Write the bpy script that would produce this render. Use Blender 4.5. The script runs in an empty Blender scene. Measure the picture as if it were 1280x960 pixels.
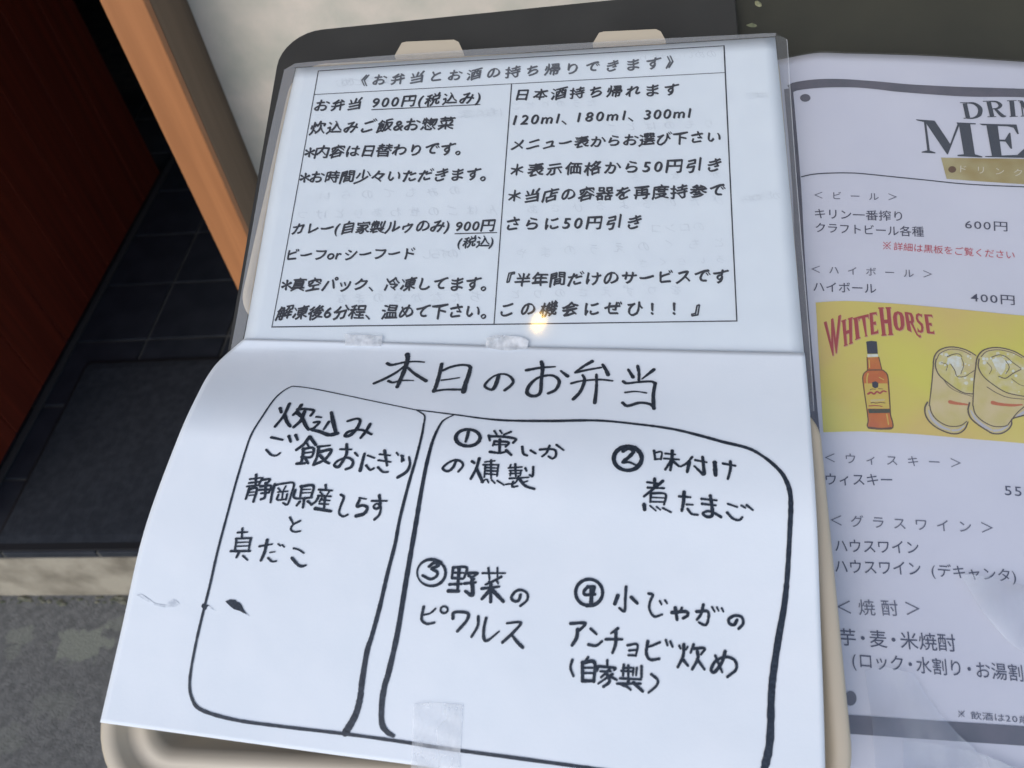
import bpy, bmesh, math, random
import numpy as np
random.seed(7)
rng = np.random.default_rng(7)
S = bpy.context.scene
COL = S.collection

# ------------------------------------------------------------------ camera
FPX = 1064.0                                   # focal length in pixels of the 1280 px wide photograph
def nz(v):
    v = np.array(v, float); return v / np.linalg.norm(v)
_down = nz((160, 934, FPX)); _up = -_down
_d = nz((90, -1170, FPX)); _fwd = nz(_d - np.dot(_d, _up) * _up); _right = np.cross(_fwd, _up)
R = np.array([_right, _fwd, _up])              # camera axes (x right, y down, z ahead) to world
CAM = np.array([0.0, 0.0, 1.35])               # z = 0 is the entrance floor
cam = bpy.data.cameras.new('camera'); co = bpy.data.objects.new('camera', cam); COL.objects.link(co)
from mathutils import Matrix, Vector
M3 = R @ np.diag([1, -1, -1])
co.matrix_world = Matrix([[*M3[i], CAM[i]] for i in range(3)] + [[0, 0, 0, 1]])
cam.sensor_width = 4.8; cam.lens = 4.8 * FPX / 1280
cam.clip_start = 0.02; cam.clip_end = 500
cam.dof.use_dof = True; cam.dof.focus_distance = 0.455; cam.dof.aperture_fstop = 2.0
S.camera = co

# ------------------------------------------------------------------ light
S.view_settings.view_transform = 'Standard'; S.view_settings.look = 'None'
S.view_settings.exposure = 0.60; S.view_settings.gamma = 1
SUN_EL, SUN_AZ = math.radians(36), math.radians(208)      # azimuth clockwise from +y; sun behind the viewer, to the left
w = bpy.data.worlds.new('World'); S.world = w; w.use_nodes = True
nt = w.node_tree; bg = nt.nodes['Background']
sky = nt.nodes.new('ShaderNodeTexSky'); sky.sky_type = 'NISHITA'; sky.sun_disc = False
sky.sun_elevation = SUN_EL; sky.sun_rotation = SUN_AZ; sky.air_density = 1.0; sky.dust_density = 1.2; sky.ozone_density = 1.0
nt.links.new(sky.outputs[0], bg.inputs[0]); bg.inputs[1].default_value = 0.135
sl = bpy.data.lights.new('sun', 'SUN'); sl.energy = 0.75; sl.angle = math.radians(50); sl.color = (1, 0.985, 0.96)
so = bpy.data.objects.new('sun', sl); COL.objects.link(so)
sd = Vector((math.sin(SUN_AZ) * math.cos(SUN_EL), math.cos(SUN_AZ) * math.cos(SUN_EL), math.sin(SUN_EL)))
so.rotation_euler = sd.to_track_quat('Z', 'Y').to_euler(); so.location = (-2, -4, 6)

# ------------------------------------------------------------------ geometry of the tilted stand: a plane found from the print frame
_dl = nz((-6690, 16, FPX)); _du = nz((167, -2640, FPX))
_X = -_dl; _Y = nz(_du - np.dot(_du, _X) * _X); _N = np.cross(_X, _Y)
if _N[2] > 0: _N = -_N
BX, BY, BN = R @ _X, R @ _Y, R @ _N
def rays(P):
    P = np.atleast_2d(np.array(P, float))
    d = np.stack([P[:, 0] - 640, P[:, 1] - 480, np.full(len(P), FPX)], 1)
    return (d / np.linalg.norm(d, axis=1)[:, None]) @ R.T
O = CAM + rays([(650, 240)])[0] * 0.47
def hit_z(px, py, z=0.0):
    r = rays([(px, py)])[0]; return CAM + r * (z - CAM[2]) / r[2]
def hit_y(px, py, y):
    r = rays([(px, py)])[0]; return CAM + r * y / r[1]
def to_uv(P, h):
    """photo pixels -> coordinates (x, y) on the surface height h(x, y) above the sheet plane"""
    r = rays(P); a = r @ BN; c = np.dot(CAM - O, BN)
    hh = np.zeros(len(r))
    for _ in range(14):
        t = (hh - c) / a
        Q = CAM - O + r * t[:, None]
        uv = np.stack([Q @ BX, Q @ BY], 1)
        hh = 0.5 * hh + 0.5 * h(uv[:, 0], uv[:, 1]) if _ else h(uv[:, 0], uv[:, 1])
    return uv
def to_w(uv, h, dh=0.0):
    uv = np.atleast_2d(uv)
    H = h(uv[:, 0], uv[:, 1]) + dh
    return O + uv[:, :1] * BX + uv[:, 1:2] * BY + H[:, None] * BN
const = lambda k: (lambda x, y: np.full(np.shape(x), float(k)))
ss = lambda t: (lambda q: q * q * (3 - 2 * q))(np.clip(t, 0, 1))
MPX = 0.47 / FPX                                # metres per photo pixel near the sheets

BOARD_H, LID_H, BASE_H = -0.021, -0.0022, 0.0118
Y_FOLD = to_uv([(650, 434)], const(0.001))[0, 1]
X_L = to_uv([(200, 640)], const(0.012))[0, 0]; X_R = to_uv([(1020, 640)], const(0.012))[0, 0]
def h_note(x, y): return 0.0004 * np.sin(x * 31 + 1) * np.cos(y * 22)
def h_sheet(x, y):
    u = np.clip((x - X_L) / (X_R - X_L), -0.1, 1.1)
    L = 0.056 + 0.035 * ss(u * 1.1)
    t = (Y_FOLD - y) / L
    s = np.clip(t, 0, 1); rise = 0.6 * ss(s) + 0.4 * (1 - (1 - s) ** 2)
    h = 0.0014 + (0.0250 - 0.0085 * ss(u)) * rise
    h = h + 0.0010 * np.sin(x * 33 + 0.6) * ss(t) - 0.02 * np.clip(0.22 - u, 0, 1) ** 2 * ss(t)
    h = h + 0.0006 * np.sin(y * 45 + x * 14) * ss(t)
    return h
def h_base(x, y):
    return BASE_H - 0.0008 - 0.009 * ss(1 - (Y_FOLD - y) / 0.075)
def h_menu(x, y):
    return BOARD_H + 0.0035 + 0.0011 * np.sin(x * 55 + 0.8) * np.exp(-np.clip(0.13 - y, 0, 1) * 9) + 0.0007 * np.sin(x * 24 + y * 31)

# ------------------------------------------------------------------ materials
def mat(name, col, rough=0.6, noise=None, bump=None, coat=0.0, metallic=0.0, spec=0.5, trans=None):
    m = bpy.data.materials.new(name); m.use_nodes = True
    n = m.node_tree.nodes; l = m.node_tree.links; b = n['Principled BSDF']
    b.inputs['Base Color'].default_value = (*col, 1); b.inputs['Roughness'].default_value = rough
    b.inputs['Metallic'].default_value = metallic; b.inputs['Specular IOR Level'].default_value = spec
    b.inputs['Coat Weight'].default_value = coat
    tc = n.new('ShaderNodeTexCoord')
    if noise:                                   # (second colour, scale, detail, low, high)
        c2, sc, det, lo, hi = noise
        t = n.new('ShaderNodeTexNoise'); t.inputs['Scale'].default_value = sc; t.inputs['Detail'].default_value = det
        l.new(tc.outputs['Object'], t.inputs['Vector'])
        r = n.new('ShaderNodeValToRGB'); r.color_ramp.elements[0].position = lo; r.color_ramp.elements[1].position = hi
        r.color_ramp.elements[0].color = (*col, 1); r.color_ramp.elements[1].color = (*c2, 1)
        l.new(t.outputs['Fac'], r.inputs['Fac']); l.new(r.outputs['Color'], b.inputs['Base Color'])
    if bump:                                    # (scale, strength, distance)
        t = n.new('ShaderNodeTexNoise'); t.inputs['Scale'].default_value = bump[0]; t.inputs['Detail'].default_value = 6
        l.new(tc.outputs['Object'], t.inputs['Vector'])
        q = n.new('ShaderNodeBump'); q.inputs['Strength'].default_value = bump[1]; q.inputs['Distance'].default_value = bump[2]
        l.new(t.outputs['Fac'], q.inputs['Height']); l.new(q.outputs['Normal'], b.inputs['Normal'])
    return m
def film(name, milk, rough=0.08, tint=(1, 1, 1), gloss=0.09, bump=(30, 0.25, 0.001), patchy=None):
    """thin clear plastic: transparent, some of it milky, with a fresnel gloss"""
    m = bpy.data.materials.new(name); m.use_nodes = True
    n = m.node_tree.nodes; l = m.node_tree.links; n.remove(n['Principled BSDF']); out = n['Material Output']
    tr = n.new('ShaderNodeBsdfTransparent'); tr.inputs[0].default_value = (*tint, 1)
    df = n.new('ShaderNodeBsdfDiffuse'); df.inputs[0].default_value = (0.85, 0.87, 0.9, 1)
    gl = n.new('ShaderNodeBsdfGlossy'); gl.inputs['Roughness'].default_value = rough
    tc = n.new('ShaderNodeTexCoord'); t = n.new('ShaderNodeTexNoise'); t.inputs['Scale'].default_value = bump[0]
    t.inputs['Detail'].default_value = 3
    l.new(tc.outputs['Object'], t.inputs['Vector'])
    q = n.new('ShaderNodeBump'); q.inputs['Strength'].default_value = bump[1]; q.inputs['Distance'].default_value = bump[2]
    l.new(t.outputs['Fac'], q.inputs['Height']); l.new(q.outputs['Normal'], gl.inputs['Normal'])
    m1 = n.new('ShaderNodeMixShader'); m1.inputs[0].default_value = milk
    if patchy:
        t2 = n.new('ShaderNodeTexNoise'); t2.inputs['Scale'].default_value = patchy[0]; t2.inputs['Detail'].default_value = 4
        mp = n.new('ShaderNodeMapping'); mp.inputs['Scale'].default_value = patchy[3] if len(patchy) > 3 else (1, 1, 1)
        l.new(tc.outputs['Object'], mp.inputs['Vector']); l.new(mp.outputs[0], t2.inputs['Vector'])
        mr = n.new('ShaderNodeMapRange'); mr.inputs['From Min'].default_value = 0.35; mr.inputs['From Max'].default_value = 0.68
        mr.inputs['To Min'].default_value = patchy[1]; mr.inputs['To Max'].default_value = patchy[2]
        l.new(t2.outputs['Fac'], mr.inputs['Value']); l.new(mr.outputs[0], m1.inputs[0])
    l.new(tr.outputs[0], m1.inputs[1]); l.new(df.outputs[0], m1.inputs[2])
    fr = n.new('ShaderNodeFresnel'); fr.inputs[0].default_value = 1.5; l.new(q.outputs['Normal'], fr.inputs['Normal'])
    ma = n.new('ShaderNodeMath'); ma.operation = 'MULTIPLY'; ma.inputs[1].default_value = gloss / 0.045
    ma.use_clamp = True; l.new(fr.outputs[0], ma.inputs[0])
    ge = n.new('ShaderNodeNewGeometry'); ir = n.new('ShaderNodeMapRange')      # a thin film reflects alike from both sides
    ir.inputs['To Min'].default_value = 1.5; ir.inputs['To Max'].default_value = 1 / 1.5
    l.new(ge.outputs['Backfacing'], ir.inputs['Value']); l.new(ir.outputs[0], fr.inputs[0])
    m2 = n.new('ShaderNodeMixShader'); l.new(ma.outputs[0], m2.inputs[0]); l.new(m1.outputs[0], m2.inputs[1]); l.new(gl.outputs[0], m2.inputs[2])
    l.new(m2.outputs[0], out.inputs['Surface'])
    return m
MT = dict(
    paper=mat('white_paper', (0.70, 0.755, 0.80), 0.7, ((0.73, 0.785, 0.825), 60, 4, .3, .7), (900, 0.15, 0.0002), spec=0.25),
    copy_paper=mat('copy_paper', (0.735, 0.78, 0.83), 0.75, ((0.77, 0.805, 0.85), 35, 5, .3, .7), (700, 0.2, 0.0002), spec=0.2),
    menu_paper=mat('menu_paper', (0.58, 0.59, 0.67), 0.6, ((0.62, 0.63, 0.70), 18, 4, .3, .7), spec=0.3),
    print_ink=mat('print_ink', (0.022, 0.026, 0.038), 0.55),
    title_ink=mat('title_ink', (0.10, 0.11, 0.13), 0.55),
    marker=mat('marker_ink', (0.012, 0.019, 0.032), 0.45, ((0.045, 0.06, 0.085), 900, 3, .45, .8)),
    ghost=mat('show_through_ink', (0.62, 0.67, 0.715), 0.7, ((0.70, 0.755, 0.795), 240, 2, .35, .65)),
    smear=mat('smeared_ink', (0.50, 0.54, 0.60), 0.7, ((0.735, 0.78, 0.83), 420, 4, .4, .6)),
    menu_ink=mat('menu_ink', (0.055, 0.06, 0.10), 0.5),
    menu_grey=mat('menu_grey_ink', (0.12, 0.125, 0.17), 0.5),
    band=mat('menu_band_ink', (0.095, 0.10, 0.125), 0.5, ((0.125, 0.12, 0.15), 90, 3, .35, .65)),
    serif=mat('menu_title_ink', (0.045, 0.055, 0.075), 0.5),
    red=mat('menu_red_ink', (0.50, 0.06, 0.09), 0.5),
    logo=mat('logo_red_ink', (0.36, 0.05, 0.055), 0.5),
    logo_shadow=mat('logo_shadow_ink', (0.52, 0.30, 0.20), 0.5),
    yellow=mat('yellow_ink', (0.62, 0.59, 0.10), 0.55, ((0.62, 0.48, 0.15), 15, 3, .38, .62)),
    gold=mat('gold_ink', (0.32, 0.24, 0.085), 0.4, ((0.42, 0.37, 0.20), 60, 2, .35, .65)),
    gold_light=mat('gold_light_ink', (0.42, 0.37, 0.24), 0.4),
    cap=mat('bottle_cap_ink', (0.03, 0.035, 0.06), 0.5),
    amber=mat('amber_ink', (0.56, 0.19, 0.04), 0.5, ((0.50, 0.13, 0.035), 120, 2, .35, .6)),
    label=mat('label_ink', (0.60, 0.46, 0.10), 0.5),
    brown=mat('brown_line_ink', (0.12, 0.065, 0.035), 0.5),
    dgreen=mat('label_green_ink', (0.05, 0.07, 0.05), 0.5),
    drink=mat('highball_ink', (0.55, 0.47, 0.20), 0.5, ((0.60, 0.50, 0.28), 120, 3, .35, .65)),
    mouth=mat('glass_mouth_ink', (0.56, 0.50, 0.14), 0.5, ((0.60, 0.54, 0.30), 260, 3, .35, .65)),
    foam=mat('ice_ink', (0.66, 0.70, 0.66), 0.5, ((0.62, 0.60, 0.45), 300, 2, .4, .6)),
    gline=mat('glass_line_ink', (0.10, 0.075, 0.06), 0.5),
    gpale=mat('glass_pale_ink', (0.46, 0.46, 0.50), 0.5),
    glabel=mat('glass_label_ink', (0.50, 0.15, 0.07), 0.5),
    cream=mat('cream_plastic', (0.52, 0.445, 0.335), 0.45, ((0.56, 0.48, 0.37), 12, 3, .3, .7), (60, 0.08, 0.001), coat=0.15),
    board=mat('charcoal_board', (0.032, 0.032, 0.031), 0.5, ((0.040, 0.040, 0.038), 25, 5, .3, .7), (350, 0.15, 0.0006)),
    chalk=mat('worn_dark_board', (0.034, 0.034, 0.026), 0.55, ((0.048, 0.047, 0.034), 14, 6, .35, .7), (220, 0.25, 0.001)),
    steel=mat('stand_steel', (0.05, 0.05, 0.052), 0.4, metallic=0.7),
    tile=mat('black_tile', (0.015, 0.019, 0.027), 0.5, ((0.030, 0.034, 0.044), 14, 6, .35, .7), (90, 0.2, 0.001)),
    grout=mat('grout', (0.055, 0.056, 0.055), 0.9, ((0.10, 0.098, 0.092), 20, 5, .3, .7)),
    matm=mat('mat_pile', (0.010, 0.013, 0.020), 0.95, ((0.021, 0.025, 0.034), 60, 4, .35, .7), (900, 0.6, 0.002)),
    rubber=mat('mat_rubber', (0.008, 0.008, 0.010), 0.6),
    riser=mat('step_concrete', (0.19, 0.165, 0.125), 0.85, ((0.37, 0.33, 0.26), 13, 9, .33, .62), (120, 0.35, 0.003)),
    stucco=mat('stucco', (0.50, 0.49, 0.42), 0.9, ((0.68, 0.61, 0.53), 14, 8, .35, .65), (160, 0.25, 0.002)),
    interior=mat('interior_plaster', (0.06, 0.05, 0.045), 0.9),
    orange=mat('orange_wood', (0.50, 0.20, 0.072), 0.45, ((0.43, 0.165, 0.058), 14, 6, .35, .7), (70, 0.1, 0.001), coat=0.1),
    door=mat('dark_red_wood', (0.060, 0.010, 0.004), 0.5, ((0.085, 0.016, 0.006), 8, 6, .3, .7), (60, 0.1, 0.001)),
    track=mat('track_metal', (0.10, 0.10, 0.10), 0.45, metallic=0.5),
    leaf=mat('dry_leaf', (0.28, 0.27, 0.15), 0.7, ((0.12, 0.13, 0.07), 120, 3, .4, .6)),
    lampmetal=mat('lamp_metal', (0.05, 0.045, 0.04), 0.4, metallic=0.8),
    f_lam=film('laminating_film', 0.03, 0.055, gloss=0.06, bump=(16, 0.10, 0.002)),
    f_edge=film('laminating_film_edge', 0.22, 0.12, gloss=0.10, bump=(14, 0.2, 0.001)),  # milk stands in for the pale reflection on the bare film border
    f_thin=film('laminating_film_right', 0.06, 0.12, gloss=0.045, bump=(8, 0.08, 0.0005)),
    f_rim=film('laminating_film_rim', 0.35, 0.3, gloss=0.03, bump=(5, 0.01, 0.0001)),
    f_sleeve=film('sleeve_film', 0.035, 0.10, gloss=0.085, bump=(22, 0.3, 0.002)),
    f_glare=film('sleeve_glare_film', 0.30, 0.2, gloss=0.15, bump=(38, 0.5, 0.002), patchy=(22, 0.05, 0.5, (1.6, .5, 1))),  # patchy milky white paints the sleeve's glare into the colour
    f_tape=film('clear_tape', 0.4, 0.25, gloss=0.06, bump=(210, 0.25, 0.0004), patchy=(70, 0.12, 0.50, (1.6, 1, 1))),
    f_tape_top=film('crumpled_tape', 0.5, 0.2, gloss=0.12, bump=(260, 0.5, 0.0008), patchy=(160, 0.3, 0.95)),
)
bm_ = bpy.data.materials.new('warm_bulb'); bm_.use_nodes = True; MT['bulb'] = bm_
b_ = bm_.node_tree.nodes['Principled BSDF']; b_.inputs['Base Color'].default_value = (0.9, 0.8, 0.5, 1)
b_.inputs['Emission Color'].default_value = (1.0, 0.62, 0.16, 1); b_.inputs['Emission Strength'].default_value = 24
MT['soffit'] = mat('soffit_board', (0.42, 0.40, 0.37), 0.85, ((0.46, 0.44, 0.41), 5, 4, .35, .65))
def dents(m, sc, dist, st):
    n = m.node_tree.nodes; l = m.node_tree.links; old = [x for x in n if x.type == 'BUMP'][0]
    tc = n.new('ShaderNodeTexCoord'); t = n.new('ShaderNodeTexNoise'); t.inputs['Scale'].default_value = sc; t.inputs['Detail'].default_value = 2.5
    q = n.new('ShaderNodeBump'); q.inputs['Strength'].default_value = st; q.inputs['Distance'].default_value = dist
    l.new(tc.outputs['Object'], t.inputs['Vector']); l.new(t.outputs['Fac'], q.inputs['Height']); l.new(q.outputs['Normal'], old.inputs['Normal'])
dents(MT['copy_paper'], 18, 0.003, 0.4); dents(MT['paper'], 16, 0.002, 0.3); dents(MT['orange'], 5, 0.01, 0.2)
def grain(m, vec, sc, c1, c2):
    n = m.node_tree.nodes; l = m.node_tree.links; b = n['Principled BSDF']
    tc = n.new('ShaderNodeTexCoord'); mp = n.new('ShaderNodeMapping'); mp.inputs['Scale'].default_value = vec
    t = n.new('ShaderNodeTexNoise'); t.inputs['Scale'].default_value = sc; t.inputs['Detail'].default_value = 6; t.inputs['Distortion'].default_value = 0.6
    r = n.new('ShaderNodeValToRGB'); r.color_ramp.elements[0].position = .3; r.color_ramp.elements[1].position = .7
    r.color_ramp.elements[0].color = (*c1, 1); r.color_ramp.elements[1].color = (*c2, 1)
    l.new(tc.outputs['Object'], mp.inputs[0]); l.new(mp.outputs[0], t.inputs['Vector']); l.new(t.outputs['Fac'], r.inputs[0]); l.new(r.outputs[0], b.inputs['Base Color'])
grain(MT['orange'], (9, 9, 0.5), 6, (0.36, 0.145, 0.055), (0.47, 0.195, 0.075))
MT['jamb'] = mat('jamb_wood', (0.2, 0.15, 0.1), 0.6); grain(MT['jamb'], (9, 9, 0.5), 5, (0.155, 0.105, 0.068), (0.20, 0.14, 0.092))
grain(MT['door'], (9, 9, 0.4), 5, (0.13, 0.018, 0.008), (0.23, 0.034, 0.014))

# ------------------------------------------------------------------ builders
def loc(o):
    v = Vector((0, 0, 0))
    while o: v += o.location; o = o.parent
    return v
def link(name, verts, faces, m, parent=None, kind=None, smooth=False, label=None):
    me = bpy.data.meshes.new(name)
    off = np.array(loc(parent)) if parent else np.zeros(3)
    me.from_pydata([tuple(v) for v in (np.array(verts, float) - off)], [], faces)
    me.materials.append(MT[m]); me.update()
    if smooth:
        for p in me.polygons: p.use_smooth = True
    o = bpy.data.objects.new(name, me); COL.objects.link(o); o.parent = parent
    if kind: o['kind'] = kind
    if label: o['label'] = label
    return o
def thing(name, label, cat, at, group=None):
    o = bpy.data.objects.new(name, None); COL.objects.link(o); o.location = tuple(at); o.empty_display_size = 0.05
    o['label'] = label; o['category'] = cat
    if group: o['group'] = group
    return o
def tag(o, label, cat, group=None):
    o['label'] = label; o['category'] = cat
    if group: o['group'] = group
    return o
def box(x0, x1, y0, y1, z0, z1, bev=0.0):
    bm = bmesh.new(); bmesh.ops.create_cube(bm, size=1)
    for v in bm.verts:
        v.co = Vector((x0 + (v.co.x + .5) * (x1 - x0), y0 + (v.co.y + .5) * (y1 - y0), z0 + (v.co.z + .5) * (z1 - z0)))
    if bev: bmesh.ops.bevel(bm, geom=list(bm.edges), offset=bev, segments=2, affect='EDGES', profile=0.6)
    vs = [tuple(v.co) for v in bm.verts]; bm.verts.index_update()
    fs = [[v.index for v in f.verts] for f in bm.faces]; bm.free()
    return vs, fs
def addbox(name, dims, m, parent=None, bev=0.0, kind=None, label=None):
    v, f = box(*dims, bev); return link(name, v, f, m, parent, kind, label=label)
def cyl(p0, p1, r0, r1, n=24, caps=True):
    p0, p1 = np.array(p0, float), np.array(p1, float); a = nz(p1 - p0)
    b = nz(np.cross(a, (0, 0, 1) if abs(a[2]) < .9 else (1, 0, 0))); c = np.cross(a, b)
    vs = []; fs = []
    for p, r in ((p0, r0), (p1, r1)):
        for k in range(n):
            t = 2 * math.pi * k / n; vs.append(p + r * (math.cos(t) * b + math.sin(t) * c))
    for k in range(n): fs.append([k, (k + 1) % n, n + (k + 1) % n, n + k])
    if caps: fs += [list(range(n))[::-1], list(range(n, 2 * n))]
    return vs, fs
class Acc:
    def __init__(s): s.v = []; s.f = []
    def add(s, v, f):
        o = len(s.v); s.v.extend([tuple(q) for q in v]); s.f.extend([[i + o for i in g] for g in f])

def spline(P, per=6):
    P = np.array(P, float)
    if len(P) < 3:
        t = np.linspace(0, 1, per * 2)[:, None]; return P[0] * (1 - t) + P[-1] * t
    Q = np.vstack([2 * P[0] - P[1], P, 2 * P[-1] - P[-2]]); out = []
    for i in range(1, len(Q) - 2):
        a, b, c, d = Q[i - 1], Q[i], Q[i + 1], Q[i + 2]
        for t in np.linspace(0, 1, per, endpoint=False):
            out.append(0.5 * (2 * b + (c - a) * t + (2 * a - 5 * b + 4 * c - d) * t * t + (3 * b - a - 3 * c + d) * t ** 3))
    out.append(P[-1]); return np.array(out)
def strip_edge(P, n):
    """resample a pixel polyline evenly to n points"""
    P = spline(P, 10) if len(P) > 2 else np.array(P, float)
    s = np.r_[0, np.cumsum(np.linalg.norm(np.diff(P, axis=0), axis=1))]
    t = np.linspace(0, s[-1], n)
    return np.stack([np.interp(t, s, P[:, 0]), np.interp(t, s, P[:, 1])], 1)
def patch(top, bottom, left, right, h, nu, nv, thick=0.0, dh=0.0):
    """a sheet whose four edges are known; a real curved surface in the place"""
    T, B, L, Rr = strip_edge(top, nu), strip_edge(bottom, nu), strip_edge(left, nv), strip_edge(right, nv)
    u = np.linspace(0, 1, nu)[None, :, None]; v = np.linspace(0, 1, nv)[:, None, None]
    C = (1 - v) * T[None] + v * B[None] + (1 - u) * L[:, None] + u * Rr[:, None] \
        - ((1 - u) * (1 - v) * T[0] + u * (1 - v) * T[-1] + (1 - u) * v * B[0] + u * v * B[-1])
    uv = to_uv(C.reshape(-1, 2), h); W = to_w(uv, h, dh)
    f = [[j * nu + i, (j + 1) * nu + i, (j + 1) * nu + i + 1, j * nu + i + 1] for j in range(nv - 1) for i in range(nu - 1)]
    vs = list(W)
    if thick:
        n0 = len(vs); vs += list(W - BN * thick); f += [[a + n0 for a in g][::-1] for g in f]
        ring = [i for i in range(nu)] + [j * nu + nu - 1 for j in range(1, nv)] + [(nv - 1) * nu + i for i in range(nu - 2, -1, -1)] + [j * nu for j in range(nv - 2, 0, -1)]
        for k in range(len(ring)):
            a, b = ring[k], ring[(k + 1) % len(ring)]; f.append([a, b, b + n0, a + n0])
    return vs, f
_jit = 0
def stroke(acc, P, wpx, h, dh=0.0003, per=6, rag=0.06, caps=True):
    """one pen stroke: P in photo pixels, wpx width(s) in photo pixels"""
    global _jit
    P = np.array(P, float); uvc = to_uv(P, h); q = spline(uvc, per)
    n = len(q)
    if np.ndim(wpx) == 0: wpx = (wpx * 1.06, wpx * 0.94, wpx * 0.86)
    W = np.interp(np.linspace(0, 1, n), np.linspace(0, 1, len(wpx)), wpx) * MPX
    W = W * (1 + rag * rng.standard_normal(n))
    tg = np.gradient(q, axis=0); tg /= np.maximum(np.linalg.norm(tg, axis=1), 1e-9)[:, None]
    nn = np.stack([-tg[:, 1], tg[:, 0]], 1)
    a, b = q + nn * W[:, None] / 2, q - nn * W[:, None] / 2
    _jit = (_jit + 1) % 40; d = dh + _jit * 1.5e-6
    acc.add(np.vstack([to_w(a, h, d), to_w(b, h, d)]), [[i, n + i, n + i + 1, i + 1] for i in range(n - 1)])
    if caps:
        idx = [int(round(k * (n - 1) / (len(P) - 1))) for k in range(len(P))]
        for j in idx:
            t = np.linspace(0, 2 * math.pi, 11)[:-1]; r = W[j] / 2
            ring = q[j] + r * np.stack([np.cos(t), np.sin(t)], 1)
            acc.add(to_w(ring, h, d + 4e-7), [list(range(10))])
def strokes(name, parent, m, data, org, sc, h, wmul=1.0, dh=0.0003, label=None, cap_w=None):
    acc = Acc()
    for P, wd in data:
        P = np.array(P, float) / sc + np.array(org)
        wd = np.array(wd, float) / sc * wmul
        stroke(acc, P, wd if np.ndim(wd) else float(wd), h, dh)
    return link(name, acc.v, acc.f, m, parent, label=label)
def poly(acc, P, h, dh=0.0003, org=(0, 0), sc=1.0):
    P = np.array(P, float) / sc + np.array(org); uv = to_uv(P, h)
    from mathutils.geometry import tessellate_polygon
    tr = tessellate_polygon([[Vector((a, b, 0)) for a, b in uv]])
    acc.add(to_w(uv, h, dh), [list(t) for t in tr])

# glyphs of Blender's own built-in font
TEXTS = []
def text(name, parent, s, p0, p1, size, m, h, style='gothic', dh=0.0003, label=None, thin=0.0, fit=False):
    TEXTS.append(dict(fit=fit, name=name, parent=parent, s=s, p0=p0, p1=p1, size=size, m=m, h=h, style=style, dh=dh, label=label, thin=thin))
def adv(c):
    if c in 'lI!.': return 0.30
    if c in 'mM': return 0.86
    if c in '()': return 0.42
    if c == '・': return 0.66
    if c == ' ': return 0.5
    if ord(c) < 128: return 0.58
    return 1.0
def build_texts():
    chars = sorted({(c, t['thin']) for t in TEXTS for c in t['s'] if c not in ' 　'})
    tmp = {}
    for c, th in chars:
        cu = bpy.data.curves.new('glyph', 'FONT'); cu.body = c; cu.resolution_u = 3; cu.offset = th
        o = bpy.data.objects.new('glyph', cu); COL.objects.link(o); tmp[(c, th)] = o
    bpy.context.view_layer.update(); dg = bpy.context.evaluated_depsgraph_get(); G = {}
    for k, o in tmp.items():
        e = o.evaluated_get(dg); me = e.to_mesh()
        v = np.array([tuple(q.co)[:2] for q in me.vertices]).reshape(-1, 2); f = [list(p.vertices) for p in me.polygons]
        G[k] = (v, f); e.to_mesh_clear()
    for o in tmp.values():
        cu = o.data; bpy.data.objects.remove(o); bpy.data.curves.remove(cu)
    for t in TEXTS:
        acc = Acc(); s = t['s']; th = t['thin']
        pen = 0.0; items = []
        for c in s:
            a = adv(c)
            if c not in ' 　':
                v, f = G[(c, th)]; items.append((c, v, f, pen))
            pen += a
        x0 = items[0][1][:, 0].min() + items[0][3]; x1 = items[-1][1][:, 0].max() + items[-1][3]
        uv = to_uv([t['p0'], t['p1']], t['h']); e = uv[1] - uv[0]; Lm = np.linalg.norm(e); e = e / Lm; up = np.array([-e[1], e[0]])
        Lp = np.linalg.norm(np.array(t['p1']) - np.array(t['p0'])); mpp = Lm / Lp; st = t['style']; em = t['size'] * mpp
        if st == 'gyosho': em = min(em * 1.08, Lm / (x1 - x0) * 1.0)
        if st == 'gothic' and t['fit']: pitch = Lm / (x1 - x0)
        else: pitch = (Lm - (x1 - x0 - (items[-1][3] - items[0][3])) * em) / max(items[-1][3] - items[0][3], 1e-6) if len(items) > 1 else em
        for c, v, f, pn in items:
            q = v.copy(); y0 = 0.38
            if c == '・': q[:, 0] -= 0.17
            if st in ('gyosho', 'ghost'):
                q[:, 1] -= y0; q[:, 0] -= 0.5
                full = adv(c) == 1.0
                if full:
                    q[:, 1] += 0.13 * q[:, 0]; q[:, 0] += 0.09 * q[:, 1]
                    q[:, 1] += 0.05 * np.sin(q[:, 0] * 5.0 + ord(c)); q[:, 0] += 0.025 * np.sin(q[:, 1] * 6 + ord(c) * 2)
                    k = rng.uniform(0.96, 1.06); q *= (k, k * 0.97)
                elif c == '*': q = (q - q.mean(0)) * 1.6; q[:, 0] -= 0.2; q[:, 1] -= 0.03
                else: q[:, 0] += 0.16 * q[:, 1]
                q[:, 0] += 0.5; q[:, 1] += y0
                if st == 'ghost': q[:, 0] = 1 - q[:, 0]
                offs = [(-0.024, 0.030), (-0.008, 0.010), (0.008, -0.010), (0.024, -0.030)] if st == 'gyosho' else [(0, 0)]
            elif st == 'bold': offs = [(-0.02, 0), (0, 0), (0.02, 0)]
            else: offs = [(0, 0)]
            for k, (ox, oy) in enumerate(offs):
                xs = pitch if st == 'gothic' and t['fit'] else em
                xx = (pn - items[0][3]) * pitch + (q[:, 0] + ox - items[0][1][:, 0].min()) * xs
                yy = (q[:, 1] + oy - y0) * em
                P = uv[0] + xx[:, None] * e + yy[:, None] * up
                acc.add(to_w(P, t['h'], t['dh'] + k * 2e-6), f)
        link(t['name'], acc.v, acc.f, t['m'], t['parent'], label=t['label'])

# ================================================================== SETTING
STEP_Y = 0.782; GZ = -0.175; FACE_Y = 0.944; WALL_Y = 1.046; CAN_Y = 0.22; DOOR_X = -1.300
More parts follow.
